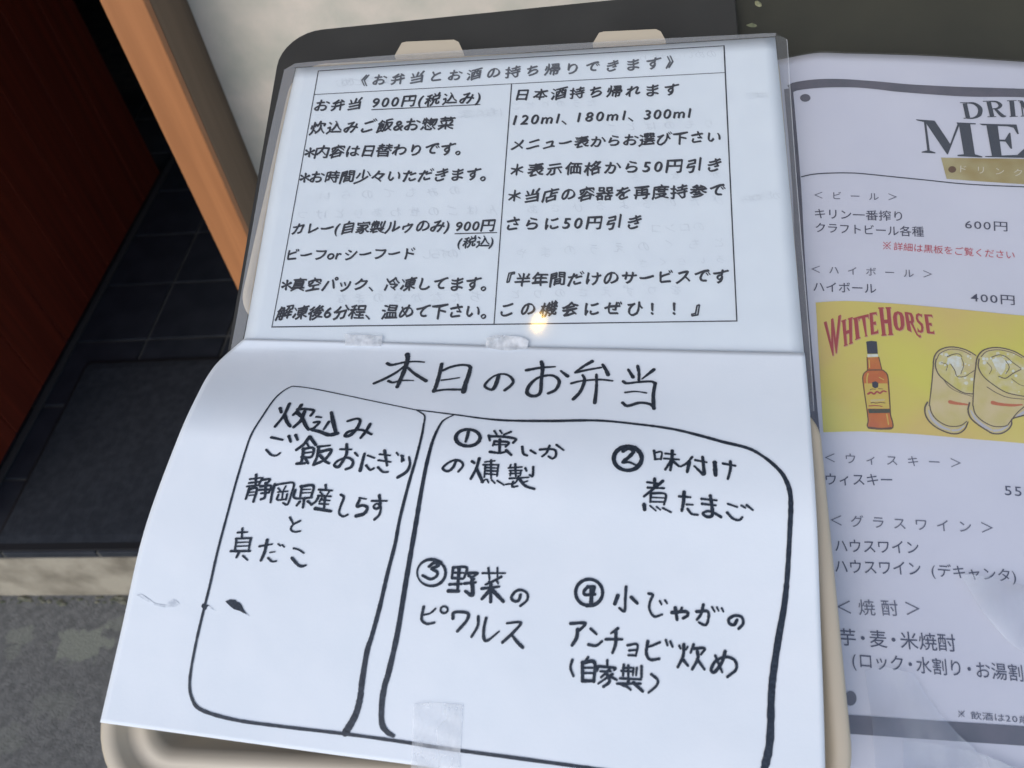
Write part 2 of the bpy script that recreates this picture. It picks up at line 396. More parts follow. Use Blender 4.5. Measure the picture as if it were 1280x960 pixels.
# street ground with lichen patches
def ground_mat():
    m = mat('street_asphalt', (0.11, 0.11, 0.106), 0.9, ((0.175, 0.172, 0.165), 70, 12, .35, .68), (240, 0.6, 0.006))
    n = m.node_tree.nodes; l = m.node_tree.links; b = n['Principled BSDF']
    base = [x for x in n if x.type == 'VALTORGB'][0]
    tc = n.new('ShaderNodeTexCoord'); no = n.new('ShaderNodeTexNoise'); no.inputs['Scale'].default_value = 45; no.inputs['Detail'].default_value = 8
    l.new(tc.outputs['Object'], no.inputs['Vector'])
    prev = base.outputs[0]
    spots = [((105, 805), 0.036, 1.9, 0.8), ((25, 795), 0.022, 1.5, 0.5), ((14, 815), 0.018, 1.2, 0.35), ((148, 780), 0.018, 1.4, 0.4), ((70, 880), 0.03, 1.6, 0.2), ((10, 925), 0.03, 1.2, 0.25)]
    for (px, r, asp, amt) in spots:
        c = hit_z(*px, GZ)
        vm = n.new('ShaderNodeVectorMath'); vm.operation = 'SUBTRACT'; vm.inputs[1].default_value = (c[0], c[1], GZ); l.new(tc.outputs['Object'], vm.inputs[0])
        ad = n.new('ShaderNodeVectorMath'); ad.operation = 'MULTIPLY'; ad.inputs[1].default_value = (1 / asp / r, 1 / r, 0); l.new(vm.outputs[0], ad.inputs[0])
        ln = n.new('ShaderNodeVectorMath'); ln.operation = 'LENGTH'; l.new(ad.outputs[0], ln.inputs[0])
        s2 = n.new('ShaderNodeMath'); s2.operation = 'MULTIPLY_ADD'; s2.inputs[1].default_value = 2.4; l.new(no.outputs['Fac'], s2.inputs[0]); 
        l.new(ln.outputs['Value'], s2.inputs[2])
        mr = n.new('ShaderNodeMapRange'); mr.inputs['From Min'].default_value = 1.95; mr.inputs['From Max'].default_value = 2.25
        mr.inputs['To Min'].default_value = amt; mr.inputs['To Max'].default_value = 0; l.new(s2.outputs[0], mr.inputs[0])
        mx = n.new('ShaderNodeMix'); mx.data_type = 'RGBA'; l.new(mr.outputs[0], mx.inputs[0]); l.new(prev, mx.inputs[6])
        mx.inputs[7].default_value = (0.235, 0.245, 0.20, 1); prev = mx.outputs[2]
    l.new(prev, b.inputs['Base Color'])
    return m
MT['ground'] = ground_mat()
link('street_ground', [(-60, -60, GZ), (60, -60, GZ), (60, 60, GZ), (-60, 60, GZ)], [[0, 1, 2, 3]], 'ground', kind='structure')
# step: concrete riser block, tile bed, tiles
stepo = addbox('entrance_step', (-3.2, 2.6, STEP_Y + 0.004, 4.4, GZ - 0.05, -0.022), 'riser', kind='structure')
bed = addbox('entrance_floor', (-3.2, 2.6, STEP_Y + 0.006, 4.39, -0.0215, -0.0035), 'grout', kind='structure')
tv, tf = box(-0.0965, 0.0965, -0.0965, 0.0965, -0.018, 0.0, 0.002)
tme = bpy.data.meshes.new('tile'); tme.from_pydata(tv, [], tf); tme.materials.append(MT['tile']); tme.update()
for j in range(9):
    for i in range(12):
        cx, cy = -1.9 + 0.1 - 0.0 + 0.2 * i - 0.105 + 0.1, 0.862 + 0.1 * 0 + 0.2 * j
        if j == 0: continue
        if cx > -0.3 and cy > 1.0: continue
        o = bpy.data.objects.new('tile', tme); COL.objects.link(o); o.parent = bed
        o.location = (cx, cy, rng.uniform(-0.0006, 0.0006)); o.rotation_euler = (rng.normal(0, .002), rng.normal(0, .002), rng.normal(0, .002))
tv, tf = box(-0.0965, 0.0965, -0.086, 0.0865, -0.018, 0.0, 0.002)
nme = bpy.data.meshes.new('edge_tile'); nme.from_pydata(tv, [], tf); nme.materials.append(MT['tile']); nme.update()
for i in range(20):
    o = bpy.data.objects.new('edge_tile', nme); COL.objects.link(o); o.parent = bed
    o.location = (-1.905 + 0.2 * i, 0.872, rng.uniform(-0.0004, 0.0004))
# moss and grit gathered where the step meets the street
acc = Acc()
for k in range(420):
    x = rng.uniform(-1.9, 0.3); y = STEP_Y - abs(rng.normal(0, 0.007)) - 0.001; r = rng.uniform(0.0015, 0.006) * (1 if rng.random() < .8 else 1.8)
    t = np.linspace(0, 2 * math.pi, 6)[:-1] + rng.uniform(0, 1)
    ring = [(x + r * 1.5 * math.cos(a) * rng.uniform(.7, 1.2), y + r * .7 * math.sin(a), GZ + 0.0006) for a in t]
    acc.add(ring + [(x, y, GZ + r * 0.6)], [[i, (i + 1) % 5, 5] for i in range(5)])
MT['moss'] = mat('moss_grit', (0.07, 0.075, 0.05), 0.95, ((0.17, 0.16, 0.12), 60, 3, .4, .6))
link('moss_and_grit', acc.v, acc.f, 'moss', kind='stuff')

# building: facade wall, rooms walls and ceiling inside
wall = thing('building_wall', 'beige rendered wall of the shop beside the doorway', 'wall', (1.0, WALL_Y, 0))
addbox('wall_panel', (-0.520, 3.6, WALL_Y, WALL_Y + 0.14, -0.001, 3.1), 'stucco', wall)
addbox('wall_panel', (-3.6, DOOR_X - 0.25, WALL_Y, WALL_Y + 0.14, -0.001, 3.1), 'stucco', wall)
addbox('wall_panel', (-3.6, 3.6, WALL_Y + 0.002, WALL_Y + 0.138, 3.101, 4.6), 'stucco', wall)
addbox('lintel', (DOOR_X - 0.249, -0.521, WALL_Y + 0.003, WALL_Y + 0.137, 2.15, 3.1), 'stucco', wall)
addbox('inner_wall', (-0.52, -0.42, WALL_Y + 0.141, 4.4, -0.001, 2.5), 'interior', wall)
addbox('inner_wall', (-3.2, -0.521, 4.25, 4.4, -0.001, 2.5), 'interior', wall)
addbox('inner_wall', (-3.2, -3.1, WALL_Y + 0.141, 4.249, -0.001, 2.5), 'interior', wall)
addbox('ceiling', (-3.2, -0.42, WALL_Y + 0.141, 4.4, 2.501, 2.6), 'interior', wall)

# timber doorway frame: the orange post in view, its pair and header
fr = thing('door_frame', 'orange stained timber post and frame of the open doorway', 'door frame', (-0.55, FACE_Y + 0.05, 0))
addbox('post', (-0.572, -0.5205, FACE_Y, FACE_Y + 0.014, 0.001, 2.10), 'orange', fr, 0.002)
addbox('jamb_board', (-0.571, -0.5208, FACE_Y + 0.0145, 1.09, 0.001, 2.10), 'jamb', fr, 0.001)
addbox('post', (DOOR_X - 0.30, DOOR_X - 0.249, FACE_Y, 1.09, 0.001, 2.10), 'orange', fr, 0.003)
addbox('header', (DOOR_X - 0.30, -0.5205, FACE_Y, 1.09, 2.101, 2.149), 'orange', fr, 0.003)

# dark red door standing open into the room
dr = thing('wooden_door', 'dark red boarded wooden door standing open beside the entrance mat', 'door', (DOOR_X - 0.02, 1.5, 0.012))
y0, y1 = 0.80, 2.04; nb = 9; bw = (y1 - y0) / nb
addbox('door_core', (DOOR_X - 0.034, DOOR_X - 0.009, y0, y1, 0.012, 2.05), 'door', dr)
for k in range(nb):
    addbox('board', (DOOR_X - 0.008, DOOR_X, y0 + k * bw + 0.0015, y0 + (k + 1) * bw - 0.0015, 0.0122, 2.0498), 'door', dr, 0.0015)
hv, hf = cyl((DOOR_X + 0.04, 0.9, 0.95), (DOOR_X + 0.04, 0.9, 1.25), 0.011, 0.011, 16)
hd = link('handle', hv, hf, 'lampmetal', dr, smooth=True)
for z in (0.98, 1.22):
    v, f = cyl((DOOR_X + 0.001, 0.9, z), (DOOR_X + 0.04, 0.9, z), 0.006, 0.006, 12); link('bracket', v, f, 'lampmetal', dr)
tr = addbox('floor_track', (DOOR_X + 0.003, DOOR_X + 0.017, 0.80, 3.4, 0.0008, 0.0050), 'track', None, 0.001)
tag(tr, 'thin grey metal floor track along the foot of the red door', 'track')

# entrance mat
ml = hit_z(97, 454)[0]
mt = thing('door_mat', 'dark navy entrance mat lying on the black tiles', 'mat', (-0.72, 1.04, 0.001))
MX0, MX1, MY0, MY1 = -1.228, -0.30, 0.797, 1.292
addbox('rubber_border', (MX0, MX1, MY0 - 0.008, MY1, 0.0012, 0.005), 'rubber', mt, 0.0012)
def hpile(x, y): return 0.0072
nx, ny = 330, 24; vs = []; fs = []
for j in range(ny):
    for i in range(nx):
        x = MX0 + 0.006 + (MX1 - MX0 - 0.012) * i / (nx - 1); y = MY0 + 0.004 + (MY1 - MY0 - 0.009) * j / (ny - 1)
        edge = i in (0, nx - 1) or j in (0, ny - 1)
        vs.append((x, y, 0.0045 if edge else hpile(x, y) + rng.uniform(-.0002, .0002)))
fs = [[j * nx + i, j * nx + i + 1, (j + 1) * nx + i + 1, (j + 1) * nx + i] for j in range(ny - 1) for i in range(nx - 1)]
link('pile', vs, fs, 'matm', mt)

# canopy over the entrance with a warm downlight, mirrored in the laminated notice
addbox('canopy', (-3.6, 3.6, CAN_Y, WALL_Y - 0.002, 2.42, 2.56), 'soffit', wall)
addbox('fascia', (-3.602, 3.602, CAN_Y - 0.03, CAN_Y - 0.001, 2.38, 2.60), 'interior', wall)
r = rays([(677, 420)])[0]; hp = to_w(to_uv([(677, 420)], const(0)), const(0))[0]
rf = r - 2 * np.dot(r, BN) * BN
LP = hp + rf * (2.415 - hp[2]) / rf[2]
dl = thing('downlight', 'small warm ceiling downlight mirrored as a yellow spot in the notice', 'light', (LP[0], LP[1], 2.4195))
v, f = cyl((LP[0], LP[1], 2.4190), (LP[0], LP[1], 2.385), 0.05, 0.047, 32); link('housing', v, f, 'lampmetal', dl)
v, f = cyl((LP[0], LP[1], 2.3845), (LP[0], LP[1], 2.380), 0.016, 0.012, 24); link('bulb', v, f, 'bulb', dl)

# ================================================================== STAND AND BOARDS
def rounded(corners, rads, n=8):
    C = np.array(corners, float); out = []
    for i in range(4):
        p, a, b = C[i], C[i - 1], C[(i + 1) % 4]
        ea, eb = nz(a - p), nz(b - p); ang = math.acos(np.dot(ea, eb)); rad = rads[i] if np.ndim(rads) else rads; t = rad / math.tan(ang / 2)
        c = p + nz(ea + eb) * rad / math.sin(ang / 2); s, e = p + ea * t, p + eb * t
        a0 = math.atan2(*(s - c)[::-1]); a1 = math.atan2(*(e - c)[::-1]); dlt = (a1 - a0 + math.pi) % (2 * math.pi) - math.pi
        for k in range(n + 1):
            th = a0 + dlt * k / n; out.append(c + rad * np.array([math.cos(th), math.sin(th)]))
    return np.array(out)
def inset(C, d):
    C = np.array(C, float); out = []
    for i in range(4):
        p, a, b = C[i], C[i - 1], C[(i + 1) % 4]; ea, eb = nz(a - p), nz(b - p); ang = math.acos(np.dot(ea, eb))
        out.append(p + nz(ea + eb) * d / math.sin(ang / 2))
    return np.array(out)
def slab(name, ring, htop, thick, m, parent, bev=0.0015):
    n = len(ring); c = ring.mean(0); prof = [(0, -thick), (0, -bev), (bev, 0)]; V = []; F = []
    for (ins, dz) in prof:
        rr = ring + np.array([nz(c - p) for p in ring]) * ins
        V.extend(to_w(rr, const(htop + dz)))
    for k in range(2):
        for i in range(n): F.append([k * n + i, k * n + (i + 1) % n, (k + 1) * n + (i + 1) % n, (k + 1) * n + i])
    F.append(list(range(n))[::-1]); F.append(list(range(2 * n, 3 * n)))
    return link(name, V, F, m, parent)
hb = const(BOARD_H)
bc = to_uv([(620, 600)], hb)[0]; base_w = to_w([bc], hb)[0]
st = thing('menu_stand', 'charcoal menu stand with rounded tilted board under the notices', 'stand', (base_w[0], base_w[1] + 0.05, GZ))
bcor = to_uv([(352, 40), (918, -17.5), (990, 760), (238, 700)], hb)
# run the board down past the frame along its own sides
dirl = nz(bcor[3] - bcor[0]); bcor[3] = bcor[0] + dirl * 0.47; bcor[2] = bcor[1] + nz(bcor[2] - bcor[1]) * 0.50
brd = slab('board', rounded(bcor, (0.028, 0.004, 0.028, 0.028)), BOARD_H, 0.009, 'board', st)
under = O + bc[0] * BX + bc[1] * BY + (BOARD_H - 0.0095) * BN
px_, py_ = st.location.x, st.location.y
v, f = cyl((px_, py_, GZ + 0.02), (px_, py_, under[2] - 0.045), 0.016, 0.014); link('post', v, f, 'steel', st, smooth=False)
v, f = cyl((px_, py_, GZ + 0.001), (px_, py_, GZ + 0.02), 0.15, 0.145, 40); link('base_plate', v, f, 'steel', st)
v, f = cyl((px_, py_, under[2] - 0.046), under - BN * 0.0, 0.03, 0.05, 16); link('bracket', v, f, 'steel', st)
# second board at the right
hc = const(BOARD_H - 0.012)
s2 = thing('worn_board', 'olive black worn board at right behind the drink menu', 'board', to_w(to_uv([(1150, 500)], hc), hc)[0] * (1, 1, 0) + np.array([0, 0, GZ]))
cc = to_uv([(905, -90), (1500, -110), (1560, 900), (1000, 900)], hb)
slab('board', rounded(cc, 0.006, 4), BOARD_H - 0.0095, 0.010, 'chalk', s2, 0.001)
cen = to_w(to_uv([(1230, 420)], hc), hc)[0] - BN * 0.014
for dx in (-0.06, 0.10):
    v, f = cyl((cen[0] + dx, cen[1] + 0.03, GZ + 0.002), (cen[0] + dx, cen[1] + 0.03, cen[2] - 0.004 + 0.0 * dx), 0.012, 0.012, 14); link('leg', v, f, 'steel', s2)
v, f = box(cen[0] - 0.12, cen[0] + 0.16, cen[1] + 0.01, cen[1] + 0.05, cen[2] - 0.03, cen[2] - 0.006); link('cross_bar', v, f, 'steel', s2)
# little dry leaves caught at its top edge
for i, (px, py, sx, sy, rot, lab) in enumerate([(939, 35, 7, 3.5, -0.2, 'small pale dry leaf caught just above the notice corner'), (947, 8, 4, 7, 0.5, 'tiny dull leaf near the top edge of the photo')]):
    c = to_uv([(px, py)], hb)[0]; t = np.linspace(0, 2 * math.pi, 15)[:-1]
    ring = np.stack([np.cos(t) * sx * MPX, np.sin(t) * sy * MPX * np.abs(np.cos(t / 2)) ** .3], 1) @ np.array([[math.cos(rot), math.sin(rot)], [-math.sin(rot), math.cos(rot)]]) + c
    V = list(to_w(ring, const(BOARD_H + 0.002))) + list(to_w([c], const(BOARD_H + 0.004)))
    tag(link('dry_leaf', V, [[k, (k + 1) % 14, 14] for k in range(14)], 'leaf'), lab, 'leaf')

# ================================================================== OPENED TAKEOUT CONTAINER
def shell(name, cor_px, H, prof, rad, parent, rmin=0.010):
    Hf = H if callable(H) else const(H); C = to_uv(cor_px, Hf); V = []; F = []; n = None
    for ins, dz in prof:
        ring = rounded(inset(C, ins) if ins > 0 else C, [max(q - ins, rmin) for q in rad], 12); n = len(ring); V.extend(to_w(ring, Hf, dz))
    for k in range(len(prof) - 1):
        for i in range(n): F.append([k * n + i, k * n + (i + 1) % n, (k + 1) * n + (i + 1) % n, (k + 1) * n + i])
    F.append(list(range((len(prof) - 1) * n, len(prof) * n)))
    return link(name, V, F, 'cream', parent, smooth=True), C
tk = thing('takeout_container', 'cream plastic takeout box lying open beneath both paper sheets', 'takeout box', to_w(to_uv([(640, 470)], hb), hb)[0])
lid, LC = shell('lid', [(366, 79), (972, 47), (1003, 402), (292, 406)], LID_H,
     [(0.0022, -0.017), (0.0006, -0.008), (0.0, -0.0018), (0.0012, -0.0004), (0.004, 0.0), (0.008, -0.0006), (0.011, -0.005), (0.018, -0.008), (0.024, -0.016), (0.10, -0.0165)], [0.022] * 4, tk)
for pp in ([(494, 72), (503, 56), (509, 54.5), (568, 52), (574, 55), (580, 68)], [(741, 57), (749, 43.5), (755, 42), (820, 39), (826, 42), (832, 53)]):
    ring = to_uv(pp, const(LID_H)); V = list(to_w(ring, const(LID_H + 0.0016))) + list(to_w(ring, const(LID_H - 0.0016))); n = len(ring)
    link('tab', V, [list(range(n)), list(range(n, 2 * n))[::-1]] + [[i, (i + 1) % n, n + (i + 1) % n, n + i] for i in range(n)], 'cream', tk)
basep = [(0.004, -0.032), (0.0015, -0.006), (0.0, -0.0035), (0.0006, -0.0012), (0.0025, -0.0002), (0.0055, -0.0002), (0.008, -0.0015), (0.010, -0.0050), (0.0135, -0.0062), (0.0165, -0.0048), (0.020, -0.0050), (0.0235, -0.0085), (0.030, -0.027), (0.11, -0.0285)]
bse, BC = shell('base', [(260, 498), (1022, 500), (1079, 1060), (87, 1004)], h_base, basep, [0.03, 0.019, 0.036, 0.036], tk)
hg = np.array([LC[3] + (LC[2] - LC[3]) * 0.1, LC[3] + (LC[2] - LC[3]) * 0.9, BC[1] + (BC[0] - BC[1]) * 0.1, BC[1] + (BC[0] - BC[1]) * 0.9])
V = list(to_w(hg[:2], const(LID_H - 0.012))) + list(to_w(hg[2:], const(LID_H - 0.012))); V += [q - BN * 0.0015 for q in V]
link('hinge_strip', V, [[0, 1, 2, 3], [7, 6, 5, 4], [0, 1, 5, 4], [2, 3, 7, 6]], 'cream', tk)

# ================================================================== LAMINATED NOTICE
h0 = h_note
no = thing('laminated_notice', 'laminated printed takeaway notice in clear film at top', 'notice', to_w(to_uv([(640, 250)], h0), h0)[0])
v, f = patch([(370, 85), (969, 46.5)], [(282, 524), (1013, 520)], [(370, 85), (345, 200), (305, 424), (282, 524)], [(969, 46.5), (982, 180), (1005, 440), (1013, 520)], h0, 40, 30, 0.0002)
pp = link('paper', v, f, 'paper', no, smooth=True)
v, f = patch([(357, 88), (361, 84), (367, 81), (380, 79.5), (480, 71), (600, 62.5), (780, 52), (900, 46), (955, 43.2), (970, 42.6), (978, 45), (983, 50)], [(268, 530), (1018, 524)], [(357, 88), (331, 203), (292, 424), (268, 530)], [(983, 50), (987, 110), (995.5, 230), (1011.5, 430), (1018, 524)], h0, 44, 30, 0.0, 0.0005)
link('clear_film', v, f, 'f_lam', no, smooth=True)
for T, B_, L_, R_ in (([(356, 88), (370, 86)], [(272, 515), (284, 515)], [(356, 88), (331, 203), (292, 424), (272, 515)], [(370, 86), (345, 200), (305, 424), (284, 515)]),
                    ([(357, 88), (361, 84), (367, 81), (380, 79.5), (480, 71), (600, 62.5), (780, 52), (900, 46), (955, 43.2), (970, 42.6)], [(370, 85.5), (969, 47)], [(357, 88), (370, 85.5)], [(970, 42.6), (969, 47)]),
                    ([(970, 43), (978, 45.5), (983, 50)], [(1012, 515), (1017, 515)], [(969.5, 47), (982, 180), (1005.5, 440), (1012, 515)], [(983, 50), (987, 110), (995.5, 230), (1011.5, 430), (1017, 515)])):
    v, f = patch(T, B_, L_, R_, h0, 40 if len(T) > 3 else 6, 5 if len(T) > 3 else 40, 0, 0.0009); link('film_border', v, f, 'f_edge' if T[0][0] < 900 else 'f_thin', no, smooth=True)
acc = Acc(); stroke(acc, [(983, 51), (984, 60), (987, 110), (995.5, 230), (1011.5, 430), (1017, 515)], 0.9, h0, 0.0011, 10, 0.0, caps=False)
link('film_edge', acc.v, acc.f, 'f_rim', no)
acc = Acc()
for P, wd in (([(398, 89), (650, 72.5), (905, 57.5)], 1.3), ([(393, 118.5), (650, 104.5), (906.5, 91)], 1.0), ([(340, 409), (630, 405.5), (921, 401.5)], 1.5),
              ([(398, 89), (371, 240), (340, 409)], 1.1), ([(905, 57.5), (912, 210), (921, 401.5)], 1.6), ([(639.5, 105.5), (629, 245), (617.5, 406)], 1.3)):
    stroke(acc, P, wd, h0, 0.00022, 10, 0.02)
link('table_frame', acc.v, acc.f, 'print_ink', pp)
def prt(s, p0, p1, size, **k): text('printed_line', pp, s, p0, p1, size, k.pop('m', 'print_ink'), h0, 'gyosho', 0.00025)
prt('《お弁当とお酒の持ち帰りできます》', (452, 101.5), (842, 77.5), 18, m='title_ink')
prt('お弁当', (395, 132.5), (451, 130), 17.5)
prt('900円(税込み)', (466, 128.5), (601, 121.5), 18)
prt('炊込みご飯&お惣菜', (388.5, 160.5), (568, 154), 19)
prt('*内容は日替わりです。', (382, 190.5), (577, 185.5), 19.5)
prt('*お時間少々いただきます。', (376, 222), (609, 217), 19.5)
prt('カレー(自家製ルゥのみ)', (366, 286), (562, 282), 19.5)
prt('900円', (570, 283), (618, 281.5), 18)
prt('ビーフorシーフード', (360, 319), (518, 316.5), 20)
prt('*真空パック、冷凍してます。', (353, 356), (609, 354.5), 20.5)
prt('解凍後6分程、温めて下さい。', (347, 391), (609, 389), 21)
prt('日本酒持ち帰れます', (647, 119), (848, 111.5), 18.5)
prt('120ml、', (643, 150), (709, 147.5), 19)
prt('180ml、', (723, 146.5), (792, 143.5), 19)
prt('300ml', (806, 143.5), (863, 141), 19)
prt('メニュー表からお選び下さい', (640, 181.5), (901, 171), 18.5)
prt('＊表示価格から50円引き', (639, 213.5), (901, 206), 20)
prt('＊当店の容器を再度持参で', (636, 246), (906, 238), 20)
prt('さらに50円引き', (634, 280.5), (801, 277.5), 20)
prt('『半年間だけのサービスです', (634, 350.5), (910, 345), 19.5)
prt('この機会にぜひ！！』', (627, 387), (874, 384.5), 20.5)
for P in ([(465, 137.5), (600, 131)], [(569, 292.5), (621, 291)]):
    acc = Acc(); stroke(acc, P, 1.5, h0, 0.00024, 6, 0.02); link('underline', acc.v, acc.f, 'print_ink', pp)
# handwritten correction and faint print showing through from the back
text('handwritten_note', pp, '(税込)', (573, 303), (617, 302), 15.5, 'marker', h0, 'gyosho', 0.00026)
def gh(s, p0, p1, size): text('show_through_print', pp, s, p0, p1, size, 'ghost', h0, 'ghost', 0.00012)
gh('おめでとうございます', (420, 104), (500, 99), 15); gh('りたけらいめの', (800, 73), (895, 67), 14)
gh('たるにくならば', (572, 143), (628, 140), 15); gh('いらのてもみの', (400, 245), (575, 238), 16); gh('つけとりあわせのごはん', (372, 268), (622, 262), 16)
gh('しらすの', (530, 318), (572, 317), 15); gh('なまのさかなたち', (420, 373), (600, 371), 16); gh('ことりのうた', (640, 133), (745, 128), 13)
gh('ことばのもり', (760, 160), (890, 154), 15); gh('あさひるよるのたび', (660, 262), (905, 250), 15); gh('コンロの', (815, 286), (880, 283), 16)
gh('やまのうえのくもと', (645, 317), (905, 303), 17); gh('とりのさえずりを', (640, 368), (850, 362), 15); gh('るなか', (790, 222), (900, 218), 13); gh('みずのおとが', (925, 250), (975, 243), 14)
gh('うらのはたけ', (930, 120), (965, 118), 12); gh('さくらいろ', (800, 330), (905, 324), 13)

# ================================================================== HANDWRITTEN SHEET
hs = h_sheet
sh = thing('handwritten_sheet', 'white sheet with handwritten lunch box menu taped over notice', 'paper sheet', to_w(to_uv([(600, 700)], hs), hs)[0])
v, f = patch([(305, 423.5), (470, 427.5), (650, 433), (830, 437), (1006, 441)], [(125, 903), (400, 941), (600, 968), (1033, 1035)],
             [(305, 423.5), (276, 449), (262, 466), (248, 491), (222, 548), (180, 664), (152, 786), (125, 903)],
             [(1006, 441), (1012, 512), (1021, 650), (1025, 760), (1030, 900), (1033, 1035)], hs, 120, 100, 0.00018)
sp = link('sheet', v, f, 'copy_paper', sh, smooth=True)
# --- drawn lunch box outline
def line(name, P, wd): 
    acc = Acc(); stroke(acc, P, wd, hs, 0.0003, 9, 0.05); link(name, acc.v, acc.f, 'marker', sp)
line('box_outline', [(521.5, 513), (466, 501.5), (399, 487.5), (372, 483.5), (362, 484.5), (346, 496), (328, 521), (312, 549), (297, 597), (284, 644.5), (272, 690), (263, 730), (256, 758), (245, 805), (237.5, 850), (240.6, 874), (253, 888), (294, 900), (350, 908), (431, 917.5), (500, 927), (531, 932), (576, 938.5), (640, 947), (735, 960), (790, 968)],
     (1.3, 1.3, 1.4, 1.8, 2.0, 2.2, 2.4, 2.6, 2.6, 2.8, 3.2, 3.0, 2.8, 2.8, 3.0, 3.0, 3.0))
line('box_outline', [(520, 512.5), (568, 518.5), (605, 523.5), (637, 526), (690, 526.5), (748, 526), (801, 531), (840, 536.5), (872, 544), (903, 552.5), (934.7, 560.5), (954, 571), (970, 584), (981, 598), (988, 621), (987, 666), (984, 719), (980, 758), (973, 798), (967, 838), (964, 870), (962, 928), (954, 966)],
     (1.5, 1.8, 2.6, 3.4, 2.6, 2.8, 3.4, 3.4, 3.2, 4.0, 4.6, 4.6, 5.0, 6.0, 6.4, 6.4, 7.0))
line('box_divider', [(521.5, 513.5), (526, 516), (531, 520.5), (529.5, 532), (527, 546), (520, 574), (511, 605), (500, 648), (494, 680), (485, 715), (475, 758), (465, 795), (459, 814), (453, 850), (450, 874), (444, 895), (432, 916)], (1.4, 1.8, 2.6, 3.2, 3.6, 4.4, 5.2, 5.8, 6.8))
line('box_divider', [(568, 518.8), (557, 524), (551, 530), (543, 546), (537, 565), (527, 612.6), (519, 660), (508, 724), (497, 791), (486, 840), (481, 857), (477.5, 879), (477.5, 904), (484, 915), (492, 920)], (1.4, 2.2, 3.4, 4.4, 5.0, 5.4, 5.6, 5.4, 3.4))
A = [([(155,125),(185,138),(240,128),(300,115),(380,110),(450,115)], (24,20,15,12)), ([(315,55),(318,90),(295,170),(262,250),(235,312)], (34,30,26,24)), ([(300,140),(230,195),(140,245),(50,285)], (16,20,22)),
     ([(310,150),(370,205),(465,265)], (16,22,24)), ([(165,266),(200,278),(270,262),(365,262)], (20,16,9))]
strokes('character', sp, 'marker', A, (460, 435), 6.4, hs, 1.14)
strokes('character', sp, 'marker', [([(590,130),(575,200),(550,290),(528,348)], (24,26,26)), ([(600,182),(660,155),(740,138),(800,142),(822,158)], (20,18,18,22)), ([(820,160),(805,220),(780,290),(765,352)], (24,30,36)), ([(590,260),(650,252),(730,240)], 13), ([(525,348),(620,335),(740,335)], (18,15,18))], (460, 435), 6.4, hs, 1.14)
strokes('character', sp, 'marker', [([(1045,218),(1035,260),(1010,320),(985,335),(950,322),(935,300),(970,255),(1020,222),(1080,210),(1130,225),(1162,265),(1145,300),(1095,340)], (26,26,18,18,14,16,20,20))], (460, 435), 6.4, hs, 1.14)
B = (640, 435)
strokes('character', sp, 'marker', [([(115,180),(230,160),(345,152)], (22,18,12)), ([(235,112),(245,160),(235,260),(228,350),(200,382),(150,384),(120,355),(140,300),(200,245),(280,222),(340,228),(378,270),(350,335),(290,365)], (26,22,22,24,24,18,18,22,20)), ([(390,185),(445,228)], (14,24))], B, 6.4, hs, 1.14)
strokes('character', sp, 'marker', [([(640,110),(570,150),(508,195)], (26,18,16)), ([(508,198),(600,178),(715,158)], (20,16,14)), ([(725,135),(750,175),(768,215)], (18,26)), ([(475,285),(560,265),(700,255),(805,265)], (18,14,14,12)), ([(565,220),(580,250),(570,300),(540,360),(490,412)], (16,22,20,22)), ([(675,215),(675,320),(662,440)], (18,18,24))], B, 6.4, hs, 1.14)
strokes('character', sp, 'marker', [([(1005,145),(1015,200),(1015,265)], 20), ([(930,175),(968,235)], (16,24)), ([(1135,175),(1040,250)], (24,10)), ([(890,270),(920,285),(1010,275),(1110,270),(1145,285)], (22,16,16,20)), ([(1145,285),(1130,380),(1135,485)], (20,24)), ([(905,358),(990,350),(1075,362)], (14,10,12)), ([(885,440),(925,465),(1020,440),(1100,450),(1135,475)], (22,20,18,22))], B, 6.4, hs, 1.14)
C = (330, 490)
strokes('character', sp, 'marker', [([(130,130),(140,165)],20), ([(205,95),(160,190),(90,278)],20), ([(165,185),(185,240),(212,278)],22), ([(300,105),(270,150),(235,185)],20), ([(270,140),(330,138),(398,150),(375,190)],20), ([(325,160),(295,230),(240,282)],22), ([(310,215),(335,270),(358,302)],22), ([(265,165),(305,200)],26)], C, 6.4, hs, 1.2)
strokes('character', sp, 'marker', [([(420,200),(460,205)],14), ([(400,245),(445,243),(400,290),(378,300),(450,320),(520,345),(588,333)],(16,16,16,20,24,24)), ([(520,240),(480,300)],(18,14)), ([(540,165),(555,240),(575,320)],(18,26,22))], C, 6.4, hs, 1.2)
strokes('character', sp, 'marker', [([(670,235),(745,215),(770,235),(740,300),(690,348),(650,352),(680,318),(780,305),(860,340)],(16,16,20,22,20,16,16)), ([(850,258),(820,310),(775,368)],20)], C, 6.4, hs, 1.2)
strokes('character', sp, 'marker', [([(60,365),(150,385)],16), ([(20,465),(60,505),(100,510),(130,490)],14), ([(200,355),(215,400)],18), ([(255,348),(270,385)],18)], C, 6.4, hs, 1.2)
strokes('character', sp, 'marker', [([(365,360),(320,420),(260,465)],20), ([(370,362),(415,425)],20), ([(345,415),(360,440)],12), ([(310,460),(395,450),(380,520),(300,522)],16), ([(318,455),(300,560),(262,575),(330,572)],18), ([(325,490),(385,483)],12), ([(330,530),(355,575)],16), ([(430,440),(530,430)],14), ([(440,440),(425,520),(395,585)],18), ([(450,480),(540,465),(490,540),(400,585)],18), ([(450,510),(490,555),(522,573)],18)], C, 6.4, hs, 1.2)
strokes('character', sp, 'marker', [([(610,460),(700,462)],13), ([(662,420),(660,500),(615,580),(590,603),(562,585),(600,548),(670,528),(712,555),(700,600),(655,620)],(18,18,18,14,14,18,16)), ([(728,488),(752,515)],13)], C, 6.4, hs, 1.2)
